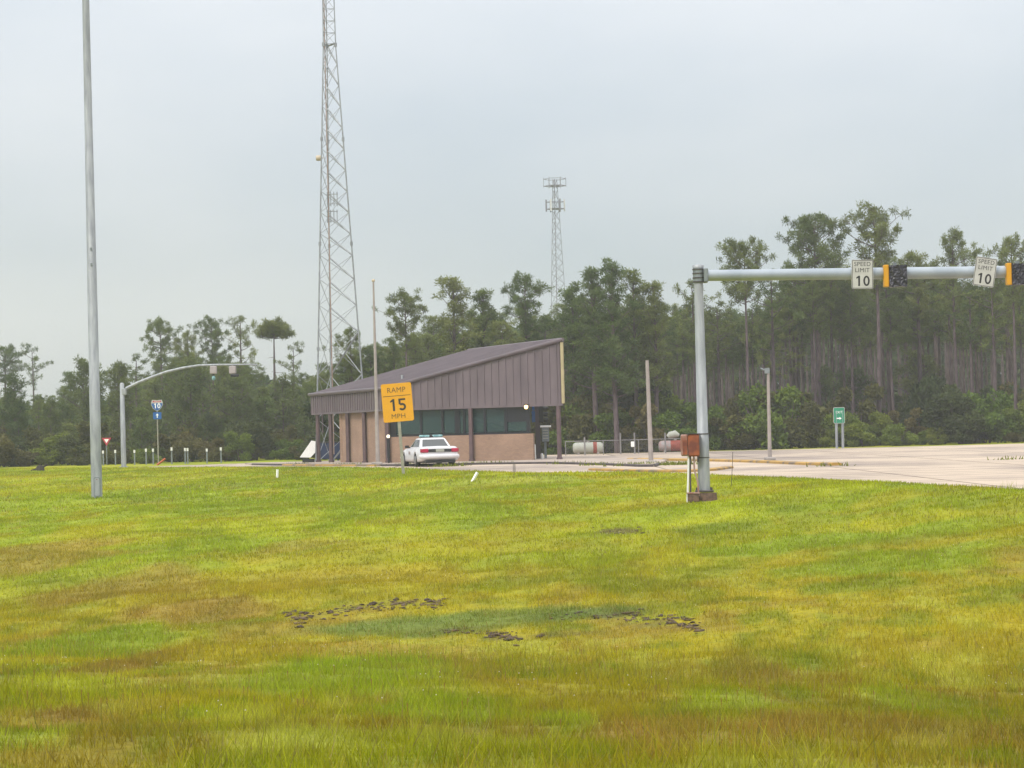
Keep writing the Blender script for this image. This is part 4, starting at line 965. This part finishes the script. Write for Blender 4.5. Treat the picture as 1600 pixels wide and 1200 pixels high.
def lane_signal(u, v, label):
    Yy = Yb(u) - .20; q = P(u, v, Yy); rt = thing('gantry_signal', label, 'traffic light', (q.x, Yy, q.z), 0, 'covered signals on the gantry arm')
    mb = MB(); mb.box((-.255, 0, .01), (.135, .26, .61), bev=.015); mb.build('housing', MATS['signal_yellow'], rt)
    # crumpled black sheet over the face
    mb = MB(); n = 14; r_ = random.Random(int(u)); vs = []
    for j in range(n + 1):
        for i_ in range(n + 1): vs.append((-.185 + .50 * i_ / n, -.15 + r_.uniform(-.018, .018) - .02 * math.sin(i_ * .9 + j * .5), -.30 + .60 * j / n + (0 if 0 < j < n else r_.uniform(-.012, .012))))
    b0 = len(vs)
    vs += [(x_, .11, z_) for x_, _, z_ in vs[:b0]]
    id_ = lambda i_, j: j * (n + 1) + i_
    fs = [[id_(i_, j), id_(i_ + 1, j), id_(i_ + 1, j + 1), id_(i_, j + 1)] for j in range(n) for i_ in range(n)]
    fs += [[b0 + a for a in f][::-1] for f in fs]
    for i_ in range(n):
        fs += [[id_(i_ + 1, 0), id_(i_, 0), b0 + id_(i_, 0), b0 + id_(i_ + 1, 0)], [id_(i_, n), id_(i_ + 1, n), b0 + id_(i_ + 1, n), b0 + id_(i_, n)], [id_(0, i_), id_(0, i_ + 1), b0 + id_(0, i_ + 1), b0 + id_(0, i_)], [id_(n, i_ + 1), id_(n, i_), b0 + id_(n, i_), b0 + id_(n, i_ + 1)]]
    mb.add(vs, fs); mb.build('cover', MATS['black_cover'], rt)
    mb = MB(); mb.box((0, -.02, .33), (.1, .1, .08)); mb.build('hanger', MATS['galvanised_dull'], rt)
lane_signal(1398.5, 431.5, 'yellow sided signal box under black cover between the two speed signs')
lane_signal(1590, 428.5, 'yellow sided signal box under black cover at the right picture edge')

# ------------------------------------------------------------------ things behind the station and fence
Y = 146.0
q = P(512, 719, Y); root = thing('dumpster', 'dark blue dumpster behind the left canopy columns', 'dumpster', (X(514, Y, .6), Y, PZ))
mb = MB(); mb.box((0, 0, .62), (1.45, 1.1, 1.0), bev=.04); mb.build('body', MATS['navy'], root)
mb = MB(); mb.box((0, 0, 1.15), (1.5, 1.15, .07), bev=.02); mb.build('lid', MATS['black'], root)
mb = MB()
for s in (-.5, 0, .5): mb.box((s, -.57, .6), (.08, .05, .85))
for s in (-.6, .6): mb.box((s, -.4, .05), (.1, .1, .1))
mb.build('rib', MATS['navy'], root)
Y = 140.0; c = [P(468.5, 714.5, Y), P(485, 715, Y), P(492.5, 707, Y), P(493, 689.5, Y), P(486.5, 688.5, Y)]
root = thing('white_panel', 'tilted bright white panel left of the leftmost canopy column', 'panel', (c[0].x, Y, PZ))
mb = MB(); mb.plate([(a.x - c[0].x, a.z - PZ) for a in c], -.04, .04); mb.build('panel', MATS['white_bright'], root)
mb = MB(); mb.box((.5, .25, .1), (.7, .5, .22)); mb.bar((.5, .2, .2), (.6, .05, .7), .06); mb.build('stand', MATS['black'], root)

# chain link fence
Y = 146.0
xa, xb = X(884, Y), X(1104, Y); hz = P(940, 688.5, Y).z
root = thing('chain_link_fence', 'grey chain link fence at the tree line right of the station', 'fence', (xa, Y, 0)); L = xb - xa
posts = [(884, 0), (914, .25), (943, 0), (970, .45), (992, .45), (998, 0), (1040, .4), (1072, 0), (1104, 0)]
for u, ex in posts:
    mb = MB(); mb.tube([(X(u, Y) - xa, 0, -.1), (X(u, Y) - xa, 0, hz + ex)], .05 if ex else .03, 8); mb.build('post', MATS['wire_fence'], root)
mb = MB(); mb.tube([(0, 0, hz), (L, 0, hz)], .028, 6); mb.build('top_rail', MATS['wire_fence'], root)
mb = MB(); s = .16
for k in range(int((L + hz) / s)):
    for sg in (1, -1):
        x0 = k * s - hz if sg > 0 else k * s
        a = (x0, 0.0); b_ = (x0 + sg * hz, hz)
        (xA, zA), (xB, zB) = a, b_
        def clip(xA, zA, xB, zB):
            pts = []
            for t in (0, 1):
                x_, z_ = (xA, zA) if t == 0 else (xB, zB)
                xc = min(max(x_, 0), L); z_ = z_ + (xc - x_) * (zB - zA) / (xB - xA); pts.append((xc, z_))
            return pts
        (xA, zA), (xB, zB) = clip(xA, zA, xB, zB)
        if abs(xA - xB) > .02: mb.tube([(xA, .01 * sg, zA), (xB, .01 * sg, zB)], .0035, 3, caps=False)
mb.build('wire_mesh', MATS['wire_fence'], root)
q = P(988.5, 694, Y - .1); mb = MB(); mb.plate(rrect(0, 0, .22, .34, .03), -.01, .01); o = mb.build('notice_plate', MATS['white_bright']); o.location = (q.x, Y - .07, q.z); tag(o, 'small white notice hung on the chain link fence', 'sign')
# tanks
def htank(u0_, u1, v0, Yy, m_, band, label, name):
    xa_, xb_ = X(u0_, Yy, .5), X(u1, Yy, .5); h = P((u0_ + u1) / 2, v0, Yy).z; rt = thing(name, label, 'tank', ((xa_ + xb_) / 2, Yy, 0)); L = xb_ - xa_; r = (h - .06) / 2
    mb = MB(); pr = [(-L / 2, .45), (-L / 2 + .05, .78), (-L / 2 + .16, .96), (-L / 2 + .3, 1)]; pr = pr + [(-x_, s_) for x_, s_ in pr[::-1]]
    mb.tube([(x_, 0, r + .06) for x_, _ in pr], [r * s_ for _, s_ in pr], 20); mb.build('shell', MATS[m_], rt)
    mb = MB(); mb.tube([(band[0] * L, 0, r + .06), (band[1] * L, 0, r + .06)], r * 1.02, 20, caps=True); mb.build('band', MATS['red_paint'], rt)
    mb = MB()
    for sx in (-.32, .32): mb.box((sx * L, 0, .12), (.14, r * 1.4, .26))
    mb.tube([(0, 0, 2 * r + .02), (0, 0, 2 * r + .16)], .09, 8); mb.build('saddle', MATS['concrete'], rt)
    return rt
htank(895, 943, 691, 149.0, 'cream_tank', (.16, .28), 'cream storage tank with red band behind the wire fence', 'storage_tank')
rt = htank(1029, 1082, 688, 150.5, 'red_dirty', (-.15, .35), 'faded red and grey tank behind the fence near the gantry post', 'storage_tank')
mb = MB(); mb.tube([(-.5, 0, 1.0), (-.35, 0, 1.12), (.0, 0, 1.18), (.25, 0, 1.08)], [.12, .22, .24, .1], 12); mb.build('dome', MATS['cream_tank'], rt)

# ------------------------------------------------------------------ radio tower
Y = 143.0; k = F / Y
cb = P(529.5, 720, Y); root = thing('radio_tower', 'tall three legged lattice radio tower behind the station', 'tower', (cb.x, Y, 0))
def legs(z):
    zz = [0, 25.9, 34]; Rr_ = float(np.interp(z, zz, [1.92, .45, .36])); return [Vector((Rr_ * math.cos(math.radians(a)), Rr_ * math.sin(math.radians(a)), z)) for a in (-12, 108, 228)]
levels = [0, 2.7, 5.4, 8.05, 9.7, 11.3, 12.8]
while levels[-1] < 24.8: levels.append(levels[-1] + 1.32)
levels += [25.9 + .0]
up = [25.9 + i_ * .75 for i_ in range(1, 11)]
for l_ in range(3):
    mb = MB(); mb.tube([legs(z)[l_] for z in (0, 10, 20, 25.9, 33.5)], [.055, .048, .042, .035, .03], 8)
    for z in (7, 13.5, 20, 25.9): q = legs(z)[l_]; mb.tube([q - Vector((0, 0, .12)), q + Vector((0, 0, .12))], .085, 8)
    mb.tube([legs(0)[l_] - Vector((0, 0, .02)), legs(0)[l_] + Vector((0, 0, .2))], .2, 10)
    mb.build('leg', MATS['tower_steel'], root)
mb = MB()
for f_ in range(3):
    a, b_ = f_, (f_ + 1) % 3
    for i_ in range(len(levels) - 1):
        z0, z1_ = levels[i_], levels[i_ + 1]
        lo_ = i_ < 3; mb.bar(legs(z1_)[b_], legs(z0)[a], (.04 if lo_ else .09) if f_ == 0 else .028); mb.bar(legs(z1_)[a], legs(z0)[b_], (.10 if lo_ else .024) if f_ == 0 else .028)
    for i_ in range(len(up)):
        z0 = 25.9 if i_ == 0 else up[i_ - 1]; mb.bar(legs(z0)[a], legs(up[i_])[b_], .025); mb.bar(legs(up[i_])[a], legs(up[i_])[b_], .025)
mb.build('bracing', MATS['tower_steel'], root)
mb = MB(); mb.tube([Vector((-.3, .1, .5)), Vector((-.25, .1, 26)), Vector((-.2, .1, 33.4))], .035, 6); 
mb.build('cable_run', MATS['tower_red'], root)
def tl(u, v, dy=0): q = P(u, v, Y + dy); return Vector((q.x - cb.x, dy, q.z))
q = tl(497.5, 247, -.3); mb = MB(); mb.tube([q + Vector((-.14, 0, 0)), q + Vector((-.08, 0, 0)), q + Vector((.14, 0, 0))], [.15, .17, .17], 14); mb.tube([q, q + Vector((.3, 0, 0))], .04, 6); mb.build('dish', MATS['antenna_cream'], root)
mb = MB()
for v_, hh in ((311, .9), (338, .8)):
    q = tl(518, v_, -.2)
    for dx in (-.25, -.05, .15, .35): mb.tube([q + Vector((dx, 0, -hh / 2)), q + Vector((dx, 0, hh / 2))], .03, 6)
    for dz in (-.3, .3): mb.tube([q + Vector((-.3, 0, dz)), q + Vector((.4, 0, dz))], .025, 6)
mb.build('antenna_array', MATS['tower_steel'], root)

# far cell tower
Y = 330.0; k = F / Y; cb = P(874, 560, Y)
root = thing('cell_tower', 'distant hazy lattice mast with antenna platforms above the trees', 'tower', (cb.x, Y, 0))
ztop = P(867, 280, Y).z
def tz(v): return P(868, v, Y).z
def leg2(z):
    f_ = min(max((z - tz(440)) / (ztop - tz(440)), -1.3), 1); Rr_ = 1.05 * (1 - f_) + .34 * f_
    return [Vector((Rr_ * math.cos(math.radians(a)), Rr_ * math.sin(math.radians(a)), z)) for a in (20, 140, 262)]
zs_ = np.linspace(0, ztop, 26)
for l_ in range(3):
    mb = MB(); mb.tube([leg2(z)[l_] for z in zs_], .06 if l_ == 2 else .038, 6); mb.build('leg', MATS['tower_far'], root)
mb = MB()
for i_ in range(len(zs_) - 1):
    for f_ in range(3):
        mb.bar(leg2(zs_[i_])[f_], leg2(zs_[i_ + 1])[(f_ + 1) % 3], .045); mb.bar(leg2(zs_[i_])[(f_ + 1) % 3], leg2(zs_[i_ + 1])[f_], .032)
mb.build('bracing', MATS['tower_far'], root)
for v_, hw_, nm in ((285, 1.6, 'antenna_platform'), (321, 1.3, 'antenna_platform')):
    z = tz(v_); mb = MB()
    pts = [Vector((hw_ * math.cos(a), hw_ * math.sin(a), z)) for a in (math.radians(0), math.radians(120), math.radians(240), math.radians(180), math.radians(60), math.radians(300))]
    ring_ = [pts[0], pts[4], pts[1], pts[3], pts[2], pts[5]]
    for i_ in range(6):
        for dz in (-.5, .5): mb.bar(ring_[i_] + Vector((0, 0, dz)), ring_[(i_ + 1) % 6] + Vector((0, 0, dz)), .06)
        mb.bar(ring_[i_] + Vector((0, 0, -.5)), Vector((0, 0, z - .5)), .08)
    pf = mb.build(nm, MATS['tower_far'], root)
    for i_ in range(6):
        c = ring_[i_]; mb = MB(); mb.box((c.x, c.y, c.z), (.22, .2, 1.7) if v_ > 300 else (.06, .06, 1.4)); mb.build('panel_antenna', MATS['antenna_white'] if (v_ > 300 and i_ in (0, 4)) else MATS['tower_far'], pf)

# ------------------------------------------------------------------ trees
def tuft_cloud(C, r, nb, ln, wd, upb=.25):
    """C: tuft centres (n,3). nb blades each"""
    n = len(C); D = r.normal(size=(n, nb, 3)); D[..., 2] += upb; D /= np.linalg.norm(D, axis=-1, keepdims=True)
    S = r.normal(size=(n, nb, 3)); S -= (S * D).sum(-1, keepdims=True) * D; S /= np.linalg.norm(S, axis=-1, keepdims=True) + 1e-9
    l = ln * (.6 + .8 * r.rand(n, nb, 1)); w_ = wd * (.7 + .6 * r.rand(n, nb, 1))
    base = C[:, None] + D * l * .08
    v = np.stack([base - S * w_ * .35, base + D * l * .65 + S * w_ * .5, base + D * l, base + D * l * .65 - S * w_ * .5], 2)
    return v.reshape(-1, 3)
def make_pine(seed, H, cbf, R, shape, nl, tw, tf, ln=.30, wd=.055, nb=11, bend=.2, tr=.23, gap=.15, rise=.5, leafmat='needles', snags=5):
    r = np.random.RandomState(seed); mb = MB()
    bx, by = r.uniform(-bend, bend, 2)
    trunk = lambda t: Vector((bx * math.sin(t * 2.6) , by * math.sin(t * 2.1 + .4) - by * math.sin(.4), H * t))
    mb.tube([trunk(t) for t in np.linspace(0, .97, 9)], [tr * 1.15] + [tr * (1 - .82 * t) for t in np.linspace(0, 1, 9)][1:], 7, caps=False)
    cen = []; tone = []
    for i_ in range(nl):
        t = (i_ + r.rand()) / nl; h = cbf + (1 - cbf) * t * .96
        rad = R * shape(t) * (.6 + .55 * r.rand())
        if r.rand() < gap: rad *= .45
        az = i_ * 2.4 + r.uniform(-.6, .6); d = Vector((math.cos(az), math.sin(az), 0)); p0 = trunk(h)
        ri = rise * (.5 + .9 * t)
        pts = [p0 + d * rad * s + Vector((0, 0, rad * ri * s ** 1.4)) for s in (0, .35, .7, 1)]
        mb.tube(pts, [max(.022, tr * .30 * (1 - .55 * t)), .03, .02, .012], 4, caps=False)
        ltone = r.rand() * .5
        npf = max(2, int(round(tw * .70 * min(1.3, rad / 1.4))))
        for k_ in range(npf):
            s = .34 + .70 * (k_ + r.rand() * .8) / npf
            base = p0 + d * rad * s + Vector((0, 0, rad * ri * s ** 1.4))
            off = Vector(r.normal(size=3) * np.array([.34, .34, .22]) * (.6 + .3 * rad)); off.z = abs(off.z) + .12
            e = base + off; pr_ = .20 + .19 * r.rand()
            mb.tube([base, e], [.018, .010], 3, caps=False)
            for _ in range(int(tf * (1.5 + 1.4 * r.rand()))):
                q_ = r.normal(size=3); q_ /= np.linalg.norm(q_); q_ *= pr_ * r.rand() ** .4 * np.array([1.15, 1.15, .75])
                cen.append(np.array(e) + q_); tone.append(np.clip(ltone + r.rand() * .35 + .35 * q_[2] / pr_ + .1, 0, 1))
    for _ in range(snags):
        h = r.uniform(cbf * .45, cbf); az = r.rand() * 6.28; L_ = r.uniform(.4, 1.3); p0 = trunk(h)
        mb.tube([p0, p0 + Vector((math.cos(az) * L_, math.sin(az) * L_, L_ * r.uniform(-.1, .5)))], [.03, .01], 3, caps=False)
    cen = np.array(cen); v = tuft_cloud(cen, r, nb, ln, wd)
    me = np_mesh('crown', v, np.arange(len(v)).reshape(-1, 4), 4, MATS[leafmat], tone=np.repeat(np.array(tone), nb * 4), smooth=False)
    root = bpy.data.objects.new('pine_tree', None); tk = mb.build('trunk', MATS['bark'], root); sc.collection.objects.unlink(tk)
    cr_ = bpy.data.objects.new('crown', me); cr_.parent = root
    return root, [tk, cr_], H
rnd = lambda t: max(.15, math.sin(math.pi * min(1, (t * .86 + .12))) ** .7)
S_round = lambda t: rnd(t) * (1.0 if t > .25 else .6 + 1.6 * t)
S_cone = lambda t: (1 - t) ** .75 * .95 + .10
S_umb = lambda t: math.sqrt(max(.12, 1 - t * t))
S_top = lambda t: max(.25, math.sin(math.pi * (.15 + .75 * t)))
PT = {
 'round': [make_pine(11, 16, .64, 2.5, S_round, 27, 5, 4, bend=.3), make_pine(12, 16, .66, 2.3, S_round, 24, 5, 4, gap=.3, bend=.4), make_pine(13, 16, .60, 2.4, S_round, 28, 5, 4, gap=.3, bend=.3)],
 'broad': [make_pine(21, 16, .60, 3.3, S_round, 40, 6, 4, rise=.35, gap=.1), make_pine(22, 16, .72, 3.1, S_top, 26, 6, 4, rise=.45)],
 'spire': [make_pine(31, 14, .28, 2.0, S_cone, 46, 6, 4, rise=.9, gap=.15), make_pine(32, 14, .34, 1.9, S_cone, 40, 5, 4, rise=1.0, gap=.25), make_pine(33, 14, .36, 1.8, S_cone, 36, 5, 4, rise=1.1, gap=.2)],
 'sparse': [make_pine(41, 14, .52, 2.4, S_round, 16, 4, 3, gap=.3), make_pine(42, 14, .60, 2.3, S_top, 13, 4, 3, gap=.3, bend=.35)],
 'umbrella': [make_pine(51, 12, .90, 1.5, S_umb, 20, 6, 6, rise=.12, gap=0, snags=9)],
 'high': [make_pine(61, 16, .66, 2.2, S_round, 22, 5, 4), make_pine(62, 16, .70, 2.1, S_top, 18, 5, 4), make_pine(63, 16, .72, 2.3, S_round, 20, 5, 4, gap=.3), make_pine(64, 16, .64, 2.1, S_top, 22, 5, 4, leafmat='needles_dark')],
 'young': [make_pine(71, 6, .06, 1.6, S_cone, 34, 5, 3, tr=.09, rise=.5, leafmat='needles_dark', snags=0), make_pine(72, 6, .10, 1.4, S_cone, 30, 5, 3, tr=.08, rise=.7, snags=0), make_pine(73, 6, .05, 1.8, S_round, 34, 5, 3, tr=.09, leafmat='needles_dark', snags=0)],
}
def put_tree(kind, x, y, H, label, group=None, wx=1.0, rz=None, idx=None, name='pine_tree', cat='tree'):
    src = PT[kind]; root, ch, h0 = src[idx if idx is not None else rng.randrange(len(src))]
    o = root.copy(); o.name = name; sc.collection.objects.link(o)
    s = H / h0; sx = s ** .6 * wx
    o.location = (x, y, -.05); o.rotation_euler = (0, 0, rng.uniform(0, 6.28) if rz is None else rz); o.scale = (sx, sx, s)
    for c_ in ch:
        c2 = c_.copy(); sc.collection.objects.link(c2); c2.parent = o
    return tag(o, label, cat, group)
def tree_at(kind, u, vtop, Y, label, **kw):
    q = P(u, vtop, Y)
    x = X(u + (672 - vtop) * 0 , Y, 4)      # base column from the leaning vertical
    x = q.x
    return put_tree(kind, x, Y, q.z, label, **kw)
# named silhouettes
tree_at('round', 1362, 330, 160, 'tallest pine with rounded clumpy crown above the left speed limit sign', idx=0, wx=.92)
tree_at('broad', 1272, 342, 163, 'broad dense pine just left of the tallest pine', idx=0, wx=.85)
tree_at('broad', 1162, 388, 157, 'flat crowned pine with spreading bare branches behind the gantry arm', idx=1, wx=.75)
tree_at('sparse', 1205, 425, 161, 'slender pine between the flat crowned pine and the broad one', idx=0)
tree_at('round', 1490, 363, 163, 'pine rising between the covered signal and the tilted speed sign', idx=2, wx=.8)
tree_at('round', 1578, 374, 160, 'pine with separate tufts at the right picture edge', idx=1, wx=.75)
tree_at('high', 1430, 402, 168, 'narrow pine just right of the tallest pine crown', idx=0)
tree_at('sparse', 1080, 440, 165, 'airy pine with open crown just left of the gantry post', idx=0, wx=.8)
tree_at('spire', 957, 408, 153, 'pointed dense pine, tallest of the clump right of the station', idx=0)
tree_at('spire', 926, 418, 155, 'bushy pointed pine left of the tallest in its clump', idx=1, wx=1.05)
tree_at('spire', 990, 424, 157, 'pointed pine right of the tallest in its clump', idx=2)
tree_at('spire', 1019, 440, 156, 'outer right pine of the pointed clump', idx=1)
tree_at('spire', 893, 445, 158, 'dense pine directly right of the distant mast', idx=0, wx=1.1)
tree_at('round', 820, 432, 163, 'round headed open pine above the high end of the roof', idx=1, wx=.85)
tree_at('spire', 709, 436, 162, 'pine with spiky fan shaped top above the middle of the roof', idx=2, wx=1.2)
tree_at('spire', 754, 452, 165, 'pine with a small pointed top beside the fan shaped one', idx=1)
tree_at('round', 632, 460, 160, 'round crowned pine right of the flagpole', idx=0, wx=.8)
tree_at('round', 546, 514, 163, 'low rounded pine behind the radio tower', idx=2, wx=.75)
tree_at('round', 247, 501, 195, 'tall round crowned pine above the curved signal arm', idx=1, wx=.8)
tree_at('round', 328, 501, 198, 'full crowned pine right of the tall round one, over the arm', idx=0, wx=.75)
tree_at('round', 292, 520, 194, 'lower pine between the two taller pines over the arm', idx=2, wx=.7)
tree_at('sparse', 376, 497, 200, 'thin ragged pine with scattered tufts left of the umbrella pine', idx=0, wx=.9)
tree_at('umbrella', 428, 508, 190, 'umbrella shaped pine with a bare thin trunk', idx=0, wx=.95)
tree_at('sparse', 459, 540, 185, 'ragged broken topped tree right of the umbrella pine', idx=1, wx=.7)
tree_at('high', 184, 572, 185, 'dark pine behind the top of the signal pole', idx=3)
tree_at('sparse', 214, 558, 190, 'small sparse pine between signal pole and the round pine', idx=1)
tree_at('round', 8, 543, 245, 'pale hazy broad pine at the left picture edge', idx=1, wx=1.15)
tree_at('sparse', 49, 543, 240, 'thin nearly bare pine standing alone above the left woods', idx=1, wx=.8)
tree_at('spire', 110, 582, 215, 'pointed pine just left of the tall mast', idx=2)
tree_at('high', 1235, 455, 170, 'pine half hidden below the gantry arm beside the broad pine', idx=1)
# silhouettes to stay under: (u, v)
prof_u = [-150, 0, 60, 120, 180, 240, 300, 360, 420, 480, 540, 600, 660, 720, 780, 840, 900, 960, 1020, 1080, 1140, 1200, 1260, 1320, 1380, 1440, 1500, 1560, 1620, 1750]
prof_v = [600, 604, 604, 600, 590, 560, 548, 545, 565, 580, 548, 508, 490, 478, 476, 468, 455, 448, 458, 476, 462, 438, 405, 400, 400, 410, 412, 408, 408, 405]
def where(u, table):
    for lim, ph in table:
        if u < lim: return ph
    return table[-1][1]
ADJ = {'high': 'bare trunked high crowned pine', 'round': 'round crowned pine', 'sparse': 'thin sparse pine', 'spire': 'pointed dense pine', 'young': 'young dark pine', 'bush_green': 'bright green shrub', 'bush_olive': 'olive green shrub', 'bush_dark': 'dark green shrub'}
W_R = [(1100, 'left of the gantry post'), (1150, 'just right of the gantry post'), (1205, 'left of the right concrete pole'), (1300, 'between the right concrete pole and the green sign'), (1350, 'behind the green sign'), (1420, 'below the upright speed limit sign'), (1510, 'between the two speed limit signs'), (1570, 'below the tilted speed limit sign'), (9999, 'at the right picture edge')]
W_M = [(570, 'behind the radio tower'), (650, 'behind the ramp speed sign'), (740, 'above the middle of the roof'), (860, 'above the high end of the roof'), (950, 'behind the cream tank'), (1010, 'behind the fence posts'), (9999, 'behind the left concrete pole')]
W_L = [(70, 'at the left picture edge'), (140, 'left of the tall mast'), (200, 'between the tall mast and the signal pole'), (260, 'around the route sign'), (340, 'behind the curved signal arm'), (420, 'below the two hanging signals'), (9999, 'just left of the station')]
def fill(n, u0_, u1, Y0, Y1, kinds, label, group, dv=(0, 45), seed=0):
    g = random.Random(seed)
    for i_ in range(n):
        u = u0_ + (u1 - u0_) * (i_ + g.random()) / n; Yy = g.uniform(Y0, Y1)
        v = float(np.interp(u, prof_u, prof_v)) + g.uniform(*dv); q = P(u, v, Yy)
        kd = g.choice(kinds); row = 'front row' if Yy < 186 else ('middle rows' if Yy < 226 else 'deep rows')
        put_tree(kd, q.x, Yy, max(q.z, 3), f"{ADJ[kd]} {row} {where(u, label)}", group=group, wx=g.uniform(.8, 1.1), rz=g.uniform(0, 6.28))
LR = W_R; GR = 'pines of the stand behind the lot'
fill(58, 1050, 1680, 160, 185, ['high', 'high', 'high', 'round', 'sparse'], LR, GR, (5, 75), 1)
fill(60, 1040, 1700, 185, 225, ['high', 'high', 'round'], LR, GR, (10, 80), 2)
fill(40, 1040, 1720, 225, 265, ['high', 'round'], LR, GR, (40, 95), 3)
LM = W_M; GM = 'pines behind the station'
fill(26, 500, 1060, 160, 180, ['high', 'round', 'spire', 'sparse'], LM, GM, (10, 70), 4)
fill(34, 480, 1060, 180, 225, ['round', 'high', 'spire'], LM, GM, (10, 75), 5)
LL = W_L; GL = 'pines of the left woods'
fill(34, -90, 520, 178, 205, ['high', 'round', 'spire', 'sparse'], LL, GL, (15, 60), 6)
fill(36, -120, 520, 205, 255, ['round', 'high', 'spire'], LL, GL, (0, 35), 7)

# young pines and shrubs at the wood edge
def make_shrub(seed, H, R, nlobe, leafmat, ls=.12, nleaf=7200):
    r = np.random.RandomState(seed); C = []; T = []
    lob = [(r.uniform(-R * .8, R * .8), r.uniform(-R * .6, R * .6), H * r.uniform(.15, .85), r.uniform(.18, .48) * R) for _ in range(nlobe)]
    for i_ in range(nleaf // 4):
        x, y, z, q = lob[r.randint(nlobe)]; d = r.normal(size=3); d /= np.linalg.norm(d); rr = q * (.55 + .5 * r.rand())
        c = np.array([x, y, z]) + d * rr * np.array([1, 1, .8])
        if c[2] < .05: c[2] = abs(c[2]) + .05
        C.append(c); T.append(.15 + .35 * ((x * 3.1 + z) % 1) + .5 * r.rand())
    v = tuft_cloud(np.array(C), r, 5, ls * 1.6, ls, .1)
    mb = MB()
    for _ in range(5):
        a = r.rand() * 6.28; mb.tube([(0, 0, -.05), (math.cos(a) * R * .25, math.sin(a) * R * .25, H * .4), (math.cos(a) * R * .5, math.sin(a) * R * .5, H * .75)], [.05, .03, .01], 4, caps=False)
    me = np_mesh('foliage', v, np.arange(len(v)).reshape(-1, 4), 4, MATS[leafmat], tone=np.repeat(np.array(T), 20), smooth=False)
    root = bpy.data.objects.new('shrub', None); tk = mb.build('stem', MATS['bark'], root); sc.collection.objects.unlink(tk)
    cr_ = bpy.data.objects.new('foliage', me); cr_.parent = root
    return root, [tk, cr_], H
PT['bush_green'] = [make_shrub(81, 3, 1.8, 15, 'leaves_green'), make_shrub(82, 3, 1.5, 13, 'leaves_green')]
PT['bush_olive'] = [make_shrub(83, 3, 1.8, 15, 'leaves_olive'), make_shrub(84, 3, 1.5, 13, 'leaves_olive')]
PT['bush_dark'] = [make_shrub(85, 3, 1.8, 15, 'leaves_dark'), make_shrub(86, 3, 1.5, 13, 'leaves_dark')]
def bushes(n, u0_, u1, Y0, Y1, h0, h1, kinds, label, group, seed, name='shrub', cat='shrub', wx=(.8, 1.3)):
    g = random.Random(seed)
    for i_ in range(n):
        u = u0_ + (u1 - u0_) * (i_ + g.random()) / n; Yy = g.uniform(Y0, Y1); kd = g.choice(kinds)
        h = h0 * .7 + (h1 * 1.25 - h0 * .7) * g.random() ** 1.5; 
        put_tree(kd, X(u, Yy), Yy, h, f"{'low' if h < (h0 + h1) / 2 else 'tall'} {ADJ[kd]} {'front edge' if seed in (11, 13, 16, 15) else 'second row'} {where(u, label)}", group=group, wx=g.uniform(*wx), rz=g.uniform(0, 6.28), name=name, cat=cat)
bushes(30, 1060, 1690, 152.5, 158, 1.2, 3.4, ['bush_olive', 'bush_dark', 'bush_green'], W_R, 'shrubs behind the lot', 11)
bushes(24, 1060, 1690, 158, 168, 2.6, 4.2, ['bush_dark', 'bush_olive'], W_R, 'shrubs behind the lot', 12)
bushes(20, 860, 1060, 152.5, 160, 2.2, 3.6, ['bush_green', 'bush_green', 'bush_olive'], W_M, 'shrubs behind the fence', 13)
bushes(16, 860, 1060, 160, 170, 3, 4.6, ['bush_green', 'bush_dark'], W_M, 'shrubs behind the fence', 14)
bushes(20, 480, 860, 160, 170, 2.5, 4.5, ['bush_dark', 'bush_olive'], W_M, 'shrubs behind the station', 15)
bushes(34, -80, 500, 163, 172, 1.4, 2.8, ['bush_olive', 'bush_green', 'bush_dark'], W_L, 'shrubs of the left woods', 16)
bushes(24, -80, 500, 172, 186, 2.6, 4.2, ['bush_dark', 'bush_olive'], W_L, 'shrubs of the left woods', 17)
bushes(32, -80, 500, 168, 184, 3.6, 6.4, ['young'], W_L, 'young pines of the left woods', 18, 'young_pine', 'tree', (.8, 1.1))
bushes(12, 1060, 1690, 162, 175, 3.5, 5.5, ['young'], W_R, 'young pines behind the lot', 19, 'young_pine', 'tree', (.8, 1.1))

# far wood: one mass nobody could count
r = np.random.RandomState(3)
def mass(n, Y0, Y1, u0_, u1, dv, ls, seed):
    r = np.random.RandomState(seed); u = r.uniform(u0_, u1, n); Yy = r.uniform(Y0, Y1, n)
    vt = np.interp(u, prof_u, prof_v) + dv + 38 * (fbm(u / 34, Yy / 9, seed, 3) - .3)
    x = (u - 800) / F * Yy; top_ = CAM.z + (672 - (u - 800) * math.tan(ROLL) - vt) / F * Yy
    z = top_ * (r.rand(n) ** .85); return np.stack([x, Yy, np.maximum(z, .1)], -1)
C = np.concatenate([mass(21000, 262, 300, -200, 1800, 45, .6, 1), mass(5000, 235, 262, -200, 500, 35, .6, 2)])
v = tuft_cloud(C, r, 5, 1.15, .55, .2); tn = np.repeat(r.rand(len(C)), 20)
me = np_mesh('woodland', v, np.arange(len(v)).reshape(-1, 4), 4, MATS['needles_dark'], tone=tn, smooth=False)
o = bpy.data.objects.new('woodland', me); sc.collection.objects.link(o); tag(o, 'distant hazy woodland closing the view behind the pines', 'woodland', None, 'stuff')

# ------------------------------------------------------------------ haze
mb = MB(); mb.box((0, 350, 24.5), (1240, 1180, 58.0)); o = mb.build('haze', bpy.data.materials.new('haze')); o.location = (0, 0, 0)
tag(o, 'thin pale haze in the air', 'haze', None, 'stuff')
m = o.data.materials[0]; m.use_nodes = True; t = m.node_tree; t.nodes.clear()
oo = N(t, 'ShaderNodeOutputMaterial'); vol = N(t, 'ShaderNodeVolumePrincipled'); vol.inputs['Color'].default_value = (.93, .96, 1, 1); vol.inputs['Density'].default_value = .00046; vol.inputs['Anisotropy'].default_value = .2
t.links.new(vol.outputs[0], oo.inputs['Volume'])
